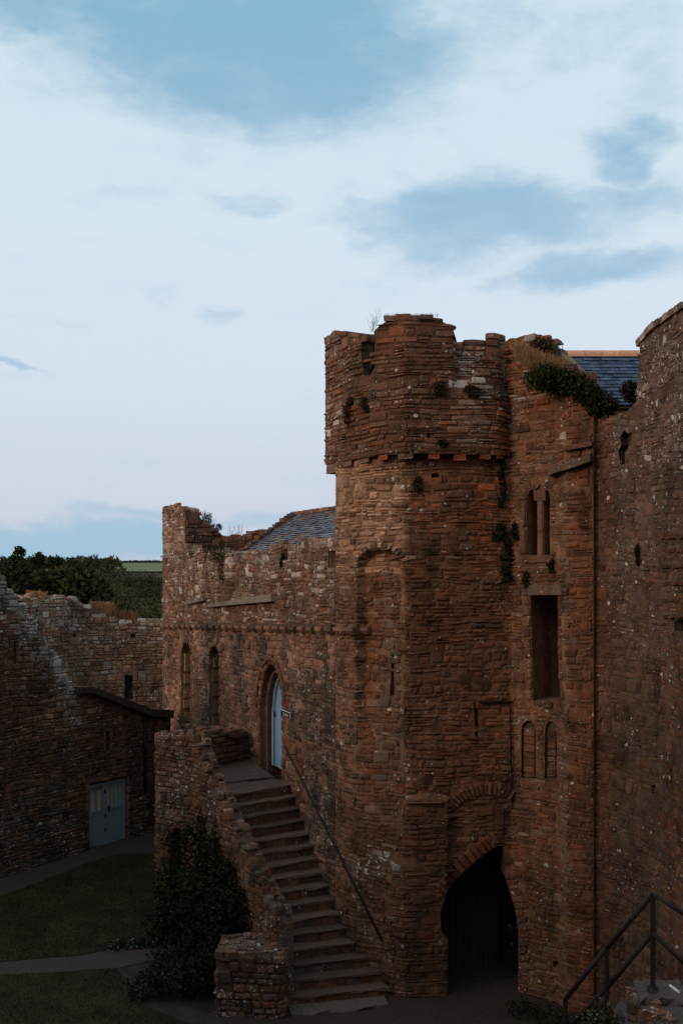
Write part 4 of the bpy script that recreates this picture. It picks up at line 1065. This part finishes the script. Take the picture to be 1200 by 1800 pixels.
# double doors, in wall coordinates
u0, _ = Wl.uz(157.5, 1480); u1, _ = Wl.uz(222, 1480); zt_ = Wl.uz(190, 1373)[1] - .02; zb_ = 0.02
um = u0 + (u1 - u0) * .44
q = Acc()
for a_0, a_1, b_0, b_1 in ((u0, u0 + .09, zb_, zt_), (u1 - .09, u1, zb_, zt_), (um - .05, um + .05, zb_, zt_ - .10), (u0 + .09, u1 - .09, zt_ - .10, zt_)):
    Wl.lbox(a_0, a_1, b_0, b_1, -.16, -.05, q)
q.build('door_frame', M_GREYBLUE, lb)
for (a_0, a_1, npane, ins) in ((u0 + .1, um - .06, 2, -.13), (um + .06, u1 - .1, 4, -.09)):
    dd = None; zt2 = zt_ - .11; zg = zb_ + (zt2 - zb_) * .56
    n_ = 5
    for k in range(n_):
        q = Acc(); x0 = a_0 + (a_1 - a_0) * k / n_ + .003; x1 = a_0 + (a_1 - a_0) * (k + 1) / n_ - .003; Wl.lbox(x0, x1, zb_, zg, ins - .05, ins + R(0, .006), q)
        if dd is None: dd = q.build('plank_door', M_GREYBLUE, lb)
        else: q.build('plank', M_GREYBLUE, dd)
    for r0_, r1_ in ((zg + .001, zg + .07), (zt2 - .1, zt2)):
        q = Acc(); Wl.lbox(a_0, a_1, r0_, r1_, ins - .05, ins + .02, q); q.build('door_rail', M_GREYBLUE, dd)
    ww = (a_1 - a_0) / npane
    for k in range(npane):
        q = Acc(); Wl.lbox(a_0 + ww * k + .04, a_0 + ww * (k + 1) - .02, zg + .07, zt2 - .1, ins - .04, ins - .02, q); q.build('pane', M_PANE, dd)
    q = Acc()
    for k in range(npane + 1):
        x = a_0 + ww * k; x0 = max(a_0, x - .02); x1 = min(a_1, x + .04); Wl.lbox(x0, x1, zg + .07, zt2 - .1, ins - .05, ins + .025, q)
    q.build('glazing_bars', M_GREYBLUE, dd)
    q = Acc()
    for zz in (.25, .5, .9): Wl.lbox(um - .02, um + .02, zb_ + (zt2 - zb_) * zz - .05, zb_ + (zt2 - zb_) * zz + .05, ins + .02, -.03, q)
    q.build('hinge', M_IRON, dd)
q = Acc(); Wl.lbox(um + .14, um + .18, zb_ + .95, zb_ + 1.12, -.1, -.04, q); q.build('handle', M_IRON, dd)
ml.finish()
prism('inner_core', [(-14, 26), (-9.9, 26), (-7.4, 31), (-7.3, 33), (-14, 33)], -.3, 3.0, M_MORTAR, lb, (*DARK[1], .1))

cw = thing('curtain_wall', 'ragged topped curtain wall of small stones in front of the wooded hillside', 'wall', (-9, 38, 0))
mc = Masonry(cw)
cpath = [G(-160, 33.5), G(30, 36), G(140, 38), G(330, 38.5)]
ctop = [(-200, 1040), (20, 1055), (45, 1052), (60, 1049), (68, 1053), (95, 1052), (108, 1049), (122, 1052), (134, 1054), (140, 1064), (155, 1068), (160, 1084), (175, 1083), (200, 1088), (215, 1092), (235, 1096), (256, 1091), (270, 1093), (340, 1092)]
Wc = Wall(cw, mc, cpath, -.3, ctop, lambda px, py: (OLIVE + LICH[1:3] + HALL[:2], .45) if py < 1130 else (OLIVE + LICH[2:3] + HALL[:2], .2), thick=.9, hr=(.09, .18), wr=(.14, .36), seed=20, name='wall', proud=(0, .04), mortar=(.12, .088, .062),
          holes=[dict(poly=rect(219, 233, 1187, 1230), depth=.4, tint=(.06, .045, .035)), dict(poly=rect(128, 134, 1115, 1121), depth=.4), dict(poly=rect(144, 151, 1182, 1189), depth=.4), dict(poly=rect(229, 237, 1115, 1121), depth=.4)])
Wc.build(); Wc.cap(pal=LICH + OLIVE, size=1.15)
mc.finish()

# ================================================================== UNSEEN REST OF THE WARD, added behind and beside the eye to shade the yard
ow = thing('ward_shade_wall', 'unseen high stone walls added behind and beside the viewer to shade the ward', 'wall', (-6, -4, 0))
for nm, pts, h_ in (('rear_shade_wall', [(-34, -7), (16, -7), (16, -4), (-34, -4)], 17.5), ('side_shade_wall', [(-22, -4), (-18, -4), (-14.5, 22), (-16, 22.5)], 9.5), ('wall_walk', [(-2, -4), (16, -4), (16, -.8), (-2, -.8)], 6.4)):
    prism(nm, pts, -.3, h_, M_MORTAR, ow, (*BROWN[1], .1))

# ================================================================== STEPS AND RAILING, LOWER RIGHT
sp = thing('rubble_steps', 'rough rubble steps with a flat top slab at the lower right corner', 'steps', (3.4, 10.4, 0))
mp_ = Masonry(sp, 300)
zl = zat(1736, 10.6)
plat = [(3.02, 10.05), (3.12, 10.75), (5.25, 10.9), (5.25, 9.2), (3.3, 9.2)]
slab('top_slab', (Vector((3.05, 10.3)), Vector((3.62, 10.28)), Vector((3.66, 10.8)), Vector((3.15, 10.78))), zl - .09, zl, sp, (.085, .06, .052, .4), .035)
slab('top_slab', (Vector((3.64, 10.27)), Vector((4.9, 10.2)), Vector((4.9, 10.85)), Vector((3.68, 10.8))), zl - .09, zl - .01, sp, (.07, .052, .046, .4), .035)
slab('top_slab', (Vector((3.12, 9.75)), Vector((4.9, 9.6)), Vector((4.9, 10.17)), Vector((3.08, 10.26))), zl - .15, zl - .04, sp, (.075, .055, .05, .5), .04)
prism('steps_core', [(3.15, 9.6), (4.9, 9.5), (4.9, 10.7), (3.2, 10.65)], -.2, zl - .08, M_MORTAR, sp, (.05, .04, .036, .3))
for k in range(420):
    t = R(0, 1); x = 3.25 - (1 - t) * 1.0 * R(.0, 1.1); zz = zl - .10 - max(0, 3.15 - x) * 1.35 + R(-.3, .05); y = R(9.4, 10.7)
    if k > 330: x = R(3.1, 4.6); y = 9.72 - R(0, .3); zz = zl - .12 - (9.72 - y) * .8 + R(-.05, .04)
    q = Acc(); c = random.choice(DARK + BROWN + (GREY + LICH[2:3] if R(0, 1) < .16 else [])); s3 = R(.04, .12)
    q.box((x, y, zz), (s3 * 1.4, s3 * 1.3, s3), R(0, 3), (c[0], c[1], c[2], .35), s3 * .18); mp_.add(q.v, q.f, q.t[0], s3)
for k in range(5):
    slab('step', (Vector((2.9 - k * .27, 9.9)), Vector((2.95 - k * .27, 10.7)), Vector((3.25 - k * .27, 10.7)), Vector((3.2 - k * .27, 9.9))), zl - .3 - k * .32, zl - .2 - k * .32, sp, (.09, .075, .07, .3), .03)
mp_.finish()
prism('steps_base', [(1.9, 9.9), (3.15, 9.8), (3.15, 10.6), (1.9, 10.6)], -.2, zl - 2.1, M_MORTAR, sp, (.05, .042, .04, .2))
rl = thing('tube_railing', 'dark tubular metal railing with two rails rising to a peak beside the rubble steps', 'railing', (3.3, 10.5, zl))
YR = 10.5
def rp(px, py, Y=YR): return P(px, py, Y)
for name, pts in (('top_rail', [(993, 1757, 10.9), (1065, 1668, 10.7), (1147, 1572, 10.5), (1210, 1612, 10.2)]), ('lower_rail', [(993, 1812, 10.9), (1065, 1738, 10.7), (1147, 1641, 10.5), (1210, 1700, 10.2)])):
    q = Acc(); v = [rp(*p) for p in pts]
    for a, b in zip(v, v[1:]): q.tube(a, b, .027, n=10)
    q.build(name, M_RUST, rl, smooth=True)
for (px, y0, y1, Y) in ((1147, 1570, 1737, 10.5), (1066, 1668, 1830, 10.7), (993, 1757, 1930, 10.9)):
    q = Acc(); q.tube(rp(px, y0, Y), rp(px, y1, Y), .027, n=10); q.tube(rp(px, y1, Y), rp(px, y1 - 1.5, Y), .06, n=10); q.build('post', M_RUST, rl)
bt = Acc(); v0 = P(1177, 1733, 10.0); v1 = P(1193, 1745, 9.8); bt.tube(v0, v1, .012, n=6); tag(bt.build('metal_rod', M_WHITE), 'short pale metal rod lying on the top slab of the rubble steps', 'rod')

# ================================================================== VEGETATION
def leaf_cloud(centres, n, size, cols, flat=.0, up=.0):
    """centres: (x,y,z,rx,ry,rz,weight); returns arrays of leaf quads"""
    W_ = np.array([c[6] for c in centres]); W_ = W_ / W_.sum(); idx = rng.choice(len(centres), n, p=W_)
    cc = np.array([c[:3] for c in centres])[idx]; rr = np.array([c[3:6] for c in centres])[idx]
    d = rng.normal(size=(n, 3)); d /= np.linalg.norm(d, axis=1)[:, None]; rad = rng.uniform(.25, 1.0, n) ** .45
    lump = np.array([noise.noise(Vector((float(a) * 3.3, float(b) * 3.3, float(c) * 3.3))) for a, b, c in d + cc]) * .55 + 1
    ctr = cc + d * rr * (rad * lump)[:, None]
    a = rng.normal(size=(n, 3)); a /= np.linalg.norm(a, axis=1)[:, None]; b = np.cross(a, rng.normal(size=(n, 3))); b /= np.linalg.norm(b, axis=1)[:, None]
    s_ = size * rng.uniform(.6, 1.4, n)[:, None]
    V = np.stack([ctr - a * s_, ctr + b * s_ * .55, ctr + a * s_, ctr - b * s_ * .55], 1).reshape(-1, 3)
    ci = rng.integers(0, len(cols), n); k = rng.uniform(.55, 1.35, n)[:, None]; col = np.array(cols)[ci] * k
    T = np.repeat(np.concatenate([col, np.ones((n, 1))], 1), 4, 0); return V, T
def np_mesh(name, V, T, mat, parent=None, kind=None):
    n = len(V) // 4; me = bpy.data.meshes.new(name); me.vertices.add(len(V)); me.vertices.foreach_set('co', V.astype(np.float32).ravel())
    me.loops.add(4 * n); me.loops.foreach_set('vertex_index', np.arange(4 * n, dtype=np.int32)); me.polygons.add(n)
    me.polygons.foreach_set('loop_start', np.arange(0, 4 * n, 4, dtype=np.int32)); me.polygons.foreach_set('loop_total', np.full(n, 4, dtype=np.int32)); me.update(calc_edges=True)
    ca = me.color_attributes.new('tint', 'FLOAT_COLOR', 'POINT'); ca.data.foreach_set('color', T.astype(np.float32).ravel()); me.materials.append(mat)
    o = bpy.data.objects.new(name, me); C.objects.link(o); adopt(o, parent)
    if kind: o['kind'] = kind
    return o
def plant(name, label, cat, loc, centres, n, size, cols, stems=(), group=None):
    t = thing(name, label, cat, loc, group); V, T = leaf_cloud(centres, n, size, cols); np_mesh('foliage', V, T, M_LEAF, t)
    if stems:
        q = Acc()
        for a, b, r0, r1 in stems: q.tube(a, b, r0, r1, 6)
        q.build('stem', M_BARK, t)
    return t
DG = [(.018, .023, .009), (.013, .018, .007), (.025, .03, .012), (.02, .02, .011)]
MG = [(.05, .065, .028), (.04, .05, .024), (.06, .06, .03), (.045, .045, .028)]
# climbing bush against the outer stair wall
bc = [(-2.75, 20.35, 1.2, .85, .55, .95, 3), (-3.3, 20.7, 1.0, .6, .5, .75, 2), (-2.2, 19.9, 1.15, .6, .4, .75, 2), (-3.25, 21.2, 2.1, .35, .3, .6, .9), (-2.75, 20.7, 2.2, .3, .25, .55, .8), (-2.3, 20.2, 1.9, .4, .3, .4, .8),
      (-2.1, 19.7, 1.3, .5, .4, .6, 1.2), (-2.6, 19.8, .6, .8, .5, .6, 2), (-3.62, 21.1, 2.35, .12, .1, .3, .15), (-2.95, 20.9, 2.75, .12, .1, .3, .2), (-3.7, 21.0, 1.5, .3, .3, .4, .5), (-3.75, 20.6, .75, .35, .3, .4, .5)]
plant('climbing_bush', 'large dark green bush growing against the outer wall of the staircase', 'bush', (-2.8, 20.3, 0), bc, 11500, .042, DG,
      [((-2.8, 20.3, 0), (-2.9, 20.6, 1.6), .05, .02), ((-2.7, 20.2, 0), (-2.3, 20.1, 1.5), .04, .015), ((-2.9, 20.3, 0), (-3.3, 20.9, 1.7), .04, .015)])
plant('rose_bush', 'low loose shrub beside the lawn in front of the large dark bush', 'shrub', (-3.5, 18.9, 0),
      [(-3.2, 19.0, .35, .6, .45, .32, 2), (-2.75, 18.9, .42, .45, .4, .38, 1.5), (-3.7, 18.8, .25, .4, .3, .25, .8), (-2.5, 19.1, .6, .3, .3, .5, 1), (-3.5, 19.4, .45, .3, .3, .35, .5)], 3600, .036, DG + [(.05, .05, .035)],
      [((-3.3, 18.9, 0), (-3.2, 18.9, .7), .02, .008), ((-2.8, 18.8, 0), (-2.8, 18.8, .8), .02, .008), ((-3.0, 18.9, 0), (-3.1, 18.8, .8), .012, .006)])
plant('flower_patch', 'small patch of pale flowering plants at the edge of the lawn beside the path', 'flowers', (-4.6, 21.2, 0),
      [(-4.75, 21.3, .08, .28, .25, .12, 1), (-4.4, 21.4, .08, .35, .2, .12, 1), (-4.05, 21.5, .08, .3, .2, .12, 1)], 1400, .028, MG + DG + [(.30, .28, .25)])
plant('weed_clump', 'dark weeds growing at the foot of the tower beside the gateway', 'plants', (3.6, 17.9, 0),
      [(3.3, 18.1, .1, .35, .25, .22, 1), (3.75, 17.7, .12, .35, .25, .28, 1), (4.2, 17.4, .12, .35, .25, .22, 1)], 1100, .03, DG)
plant('pale_flower_clump', 'straggly clump of pale flowers growing by the foot of the metal railing', 'flowers', (2.7, 10.5, 3),
      [(2.72, 10.4, zat(1775, 10.4), .12, .1, .10, 1), (2.6, 10.4, zat(1790, 10.4), .12, .1, .08, 1), (2.85, 10.3, zat(1800, 10.3), .2, .1, .1, 1)], 900, .014, DG + MG + [(.28, .26, .22)])

def ivy(px, py, W, w, h, n, label, depth=.09, cols=DG, size=.028, name='ivy'):
    u, z = W.uz(px, py); k = (W.uz(px + 1, py)[0] - W.uz(px - 1, py)[0]) / 2; p = W.pos(u, z, .03)
    cs = []
    Y = p.y; mpp = Y / F
    for i in range(max(3, int(h / 12))):
        q = (i + .5) / max(3, int(h / 12)); pz = z + h * mpp * (.5 - q); b = W.pos(u + R(-.15, .15) * w * k, pz, .03)
        rw = w * mpp * .5 * (1.0 - .55 * abs(2 * q - 1)) * R(.7, 1.1)
        cs.append((b.x, b.y, b.z, max(.04, rw), depth, h * mpp / max(3, int(h / 12)) * .75, 1))
    return plant(name, label, 'plant', tuple(p), cs, n, size, cols)
ivy(881, 845, W1, 20, 90, 900, 'narrow dark plant trailing down the tower corner below the corbels')
ivy(887, 985, W1, 36, 75, 1000, 'bushy dark plant on the tower corner left of the twin window')
ivy(875, 937, W1, 30, 28, 450, 'small dark tuft on the tower face above the bushy corner plant')
ivy(905, 935, W1, 18, 30, 300, 'small dark tuft beside the left light of the twin window')
ivy(924, 1020, W1, 14, 26, 200, 'tiny dark tuft just above the left end of the long dark window')
ivy(968, 995, W1, 14, 24, 200, 'tiny dark tuft under the sill of the twin window')
ivy(1124, 975, Wr, 10, 34, 250, 'small fern in a crack of the round tower')
ivy(614, 722, W2, 26, 45, 450, 'left one of the two dark tufts on the flank of the tower top', cols=[(.04, .03, .02), (.03, .026, .016)])
ivy(642, 712, W2, 22, 26, 260, 'right one of the two dark tufts on the flank of the tower top', cols=[(.04, .03, .02), (.03, .026, .016)])
ivy(772, 684, W2, 40, 22, 380, 'dark mossy tuft below the tall merlon of the tower', cols=[(.045, .03, .02), (.03, .024, .016)])
ivy(832, 688, W2, 44, 20, 380, 'dark mossy tuft below the low parapet right of the merlon', cols=[(.045, .03, .02), (.03, .024, .016)])
ivy(775, 780, W2, 22, 12, 220, 'small green plant between two corbels under the slit openings')
ivy(733, 852, W1, 26, 26, 260, 'brown tuft low on the tower just below the large corner corbel', cols=[(.045, .03, .02), (.03, .024, .016)])
ivy(392, 985, Wh, 26, 70, 700, 'green ivy patch on the hall parapet below the slate roof', cols=MG)
ivy(498, 985, Wh, 12, 24, 200, 'dark fern in a hole of the hall parapet', cols=DG)
ivy(380, 850 + 120, Wh, 90, 26, 900, 'dark weeds lying along the wall top between the stub and the roof', cols=[(.05, .035, .022), (.035, .032, .02)], depth=.35)
# ivy and dry grass on the broken tower top
def topclump(px0, px1, ylist, Y, n, size, cols, label, cat, name, r=.16):
    cs = []
    for i in range(9):
        px = px0 + (px1 - px0) * i / 8; p = P(px, lin(ylist, px), Y - .15 * i / 8); cs.append((p.x, p.y, p.z, r * R(.8, 1.3), .25, r * R(.7, 1.1), 1))
    return plant(name, label, cat, cs[4][:3], cs, n, size, cols)
topclump(950, 1062, [(950, 662), (980, 668), (1010, 680), (1040, 700), (1062, 714)], 18.4, 9500, .03, DG + MG[:2], 'green ivy mat spilling over the broken wall top below the slate roof', 'ivy', 'ivy', .25)
topclump(1018, 1042, [(1018, 700), (1042, 725)], 18.3, 1000, .028, DG, 'ivy tongue hanging down the wall under the green mat', 'ivy', 'ivy', .12)
topclump(1106, 1119, [(1106, 682), (1119, 700)], 18.2, 1500, .03, DG, 'round green bush between the slate roof and the round tower', 'bush', 'bush', .17)
topclump(938, 975, [(938, 604), (958, 606), (975, 618)], 18.9, 800, .03, [(.06, .04, .03), (.05, .045, .03)], 'dark brown turf on the wall top beside the chimney stub', 'plant', 'turf', .13)

def dry_grass(px0, px1, ylist, Y, n, h, cols, label, width=.004, spread=.42):
    V = []; T = []
    for i in range(n):
        px = R(px0, px1); b = P(px, lin(ylist, px), Y + R(-.1, .3)); l = h * R(.45, 1.15); a = R(0, 6.28); w = width * R(.6, 1.3)
        t = b + Vector((R(-spread, spread) * l, R(-spread, spread) * l, l)); m = b.lerp(t, .55) + Vector((R(-.02, .02), R(-.02, .02), .02)); dv_ = Vector((math.cos(a), math.sin(a) * .3, 0)) * w
        V += [b - dv_, b + dv_, m + dv_ * .8, m - dv_ * .8, m - dv_ * .8, m + dv_ * .8, t + dv_ * 1.2, t - dv_ * 1.2]; c = random.choice(cols); k = R(.7, 1.25); T += [(c[0] * k, c[1] * k, c[2] * k, 1)] * 8
    o = np_mesh('dry_grass', np.array([tuple(v) for v in V]), np.array(T), M_LEAF, None, 'stuff'); tag(o, label, 'grass'); return o
STRAW = [(.30, .16, .08), (.26, .14, .075), (.22, .12, .06), (.34, .20, .10)]
dry_grass(905, 986, [(905, 632), (925, 642), (950, 655), (985, 668)], 18.5, 2600, .34, STRAW, 'orange dry grass on the broken wall top left of the slate roof')
dry_grass(652, 662, [(652, 585), (662, 572)], 19.3, 40, .3, [(.12, .11, .1)], 'thin grey grass stalks on the left shoulder of the merlon', .002)
dry_grass(676, 770, [(676, 556), (770, 556)], 19.0, 160, .06, [(.08, .07, .05)], 'short dark grass along the top of the tall merlon', .003)
dry_grass(1148, 1, [(0, 0), (1, 1)], 10, 1, .01, STRAW, 'x') if False else None
dry_grass(164, 196, [(164, 1084), (196, 1088)], 38.3, 900, .55, STRAW, 'orange dry grass on the curtain wall top, the left and larger tuft row', .008)
dry_grass(196, 240, [(196, 1090), (240, 1096)], 38.4, 500, .42, [(.2, .1, .06), (.16, .09, .05)], 'rust brown dry grass on the curtain wall top beside the larger tufts', .008)
dry_grass(50, 78, [(50, 1054), (78, 1056)], 36.9, 350, .32, STRAW, 'pale dry grass on the left end of the curtain wall top', .008)
dry_grass(355, 378, [(355, 915), (378, 932)], 33.0, 60, .35, [(.1, .05, .035), (.08, .06, .05)], 'reddish dead stalks on the ruined end wall of the hall', .006)
dry_grass(400, 428, [(400, 946), (428, 943)], 33.5, 26, .4, [(.09, .075, .06)], 'thin seed heads standing in the gap left of the hall roof', .006)
plant('shrub', 'small reddish dead shrub on the ruined end wall above the hall', 'shrub', tuple(P(366, 915, 33.2)), [(*P(366, 912, 33.2), .14, .12, .22, 1), (*P(384, 927, 33.5), .12, .1, .15, .7)], 420, .03, [(.1, .05, .035), (.07, .045, .03)])
plant('flower_pot_plant', 'tiny white flowered plant on the landing below the window', 'flowers', tuple(P(372, 1330, 22.9)), [(*P(371, 1328, 22.9), .07, .05, .05, 1)], 90, .02, DG + [(.6, .58, .55)] * 2)

# wooded hillside: single crowns near and far
def wood():
    cs = []
    for i in range(420):
        t = (i / 420) ** .7; Y = 72 + 200 * t + R(-6, 6); px = R(-70, 330); x, _ = G(px, Y)
        lim = lin([(-70, 996), (0, 994), (40, 992), (110, 990), (130, 991), (200, 996), (230, 1003), (290, 1001)], px)
        yt = 1092 + (lim - 1092) * t + R(-8, 8); yt = max(yt, lim + R(0, 4)); zt = zat(yt, Y)
        r = R(1.5, 2.7) * (.75 + Y / 330); cs.append((x, Y, zt - r * .75, r, r, r * .75, r * r / Y * 100))
    for i in range(90):
        px = R(-80, 150); Y = R(64, 78); x, _ = G(px, Y); yt = R(996, 1014) if px < 115 else R(997, 1020); r = R(1.3, 2.1); cs.append((x, Y, zat(yt, Y) - r * .8, r, r, r * .8, r * r / Y * 130))
    return cs
def far_wood():
    cs = []
    for i in range(170):
        px = R(-80, 205); Y = R(290, 760); x, _ = G(px, Y); r = R(2.5, 4.5); tz = zat(lin([(-80, 986), (110, 991), (150, 990), (205, 994)], px) + R(-1, 4), Y); cs.append((x, Y, max(hill(x, Y), tz - r), r, r, r, r * r / Y * 60))
    return cs
wc = wood(); WG = [(.038, .042, .018), (.030, .034, .015), (.045, .045, .02), (.055, .040, .022), (.034, .042, .016)]
# colour runs by crown so that clumps tell apart
V, T = leaf_cloud(wc, 170000, .23, WG)
cen = np.array([[noise.noise(Vector((float(v[0]) * .22, float(v[1]) * .1, float(v[2]) * .35)))] for v in V[::4]]); kk = np.repeat(1 + 1.3 * cen, 4, 0); T[:, :3] *= kk
V2_, T2_ = leaf_cloud(far_wood(), 16000, .85, WG)
V = np.concatenate([V, V2_]); T = np.concatenate([T, T2_])
o = np_mesh('woodland', V, T, M_LEAF, None, 'stuff'); tag(o, 'dark green woodland covering the hillside behind the curtain wall', 'woodland')
# terrain under the wood reads dark
V, T = leaf_cloud([(G(px, 780)[0], 780 + R(-5, 5), zat(988.5 + R(-1, 1), 780), R(5, 9), 4, R(.9, 1.8), 1) for px in range(165, 300, 5)], 5000, .6, [(.03, .035, .02)])
o = np_mesh('hedgerow', V, T, M_LEAF, None, 'stuff'); tag(o, 'dark hedge line along the top of the far green field', 'hedge')
def tree(px, ytop, Y, r, label, n, clumps):
    x, _ = G(px, Y); zt = zat(ytop, Y); g_ = hill(x, Y)
    t = thing('tree', label, 'tree', (x, Y, g_)); cs = []
    for (dx, dy, s_) in clumps: cs.append((x + dx * Y / F, Y + R(-.4, .4), zt - dy * Y / F, s_ * Y / F, s_ * Y / F, s_ * Y / F, s_ * s_))
    V, T = leaf_cloud(cs, n, .11 if Y < 100 else .45, [(.026, .034, .013), (.02, .027, .01), (.034, .038, .015)]); np_mesh('crown', V, T, M_LEAF, t)
    q = Acc(); q.tube((x, Y, g_), (x, Y, zt - 1.6), .12, .04, 7)
    for c in cs[:8]: q.tube((x, Y, zt - R(1.4, 2.2)), c[:3], .04, .012, 5)
    q.build('trunk', M_BARK, t); return t
tree(28, 958, 70, 1, 'leftmost and tallest tree rising above the wood', 2600, [(3, 8, 7), (8, 14, 7), (0, 18, 7), (-8, 28, 8), (6, 27, 9), (-4, 38, 12), (12, 36, 10), (18, 46, 12), (-12, 48, 12), (0, 58, 18)])
tree(65, 968, 72, 1, 'middle tree of the three above the wood, with a rounded top', 2400, [(0, 8, 7), (7, 14, 7), (-7, 18, 8), (2, 24, 10), (14, 28, 6), (-14, 28, 7), (0, 36, 14), (18, 42, 12), (0, 54, 18)])
tree(98, 979, 72, 1, 'right tree of the three above the wood, low and wide', 1700, [(-6, 5, 6), (5, 5, 7), (12, 7, 5), (-8, 12, 6), (3, 14, 8), (0, 26, 10), (2, 38, 14), (0, 50, 16)])
tree(-4, 985, 70, 1, 'tree cut by the left edge of the picture above the wood', 900, [(0, 8, 8), (6, 16, 7), (-6, 22, 12), (8, 30, 10), (0, 45, 16)])
tree(159, 986, 600, 1, 'tiny lone tree on the skyline left of the lattice mast', 260, [(0, 2.0, 2.2), (-3, 3, 1.5), (3, 3, 1.8), (0, 5, 1.5)])
# lattice mast
ms0 = P(171, 989, 800); mast = thing('lattice_mast', 'thin lattice mast standing on the far hill skyline', 'mast', tuple(ms0)); q = Acc(); hM = 14.5 * 800 / F
for sx, sy in ((-1, -1), (1, -1), (1, 1), (-1, 1)): q.tube(ms0 + Vector((sx * .8, sy * .8, 0)), ms0 + Vector((sx * .5, sy * .5, hM)), .11, n=4)
for k in range(6):
    for s_ in (-1, 1): q.tube(ms0 + Vector((s_ * .75, -.75, hM * k / 6)), ms0 + Vector((-s_ * .7, -.7, hM * (k + 1) / 6)), .07, n=4)
q.build('frame', simple('grey_steel', (.2, .22, .26), .6), mast)
q = Acc(); q.tube(ms0 + Vector((-1.2, 0, hM)), ms0 + Vector((1.2, 0, hM)), .12, n=4); q.build('crossbar', bpy.data.materials['grey_steel'], mast)
pl0 = P(280, 1000, 500); q = Acc(); q.tube(pl0, pl0 + Vector((0, 0, 4.6)), .10, n=6); tag(q.build('utility_pole', M_BARK), 'thin pole at the right end of the far green field', 'pole')
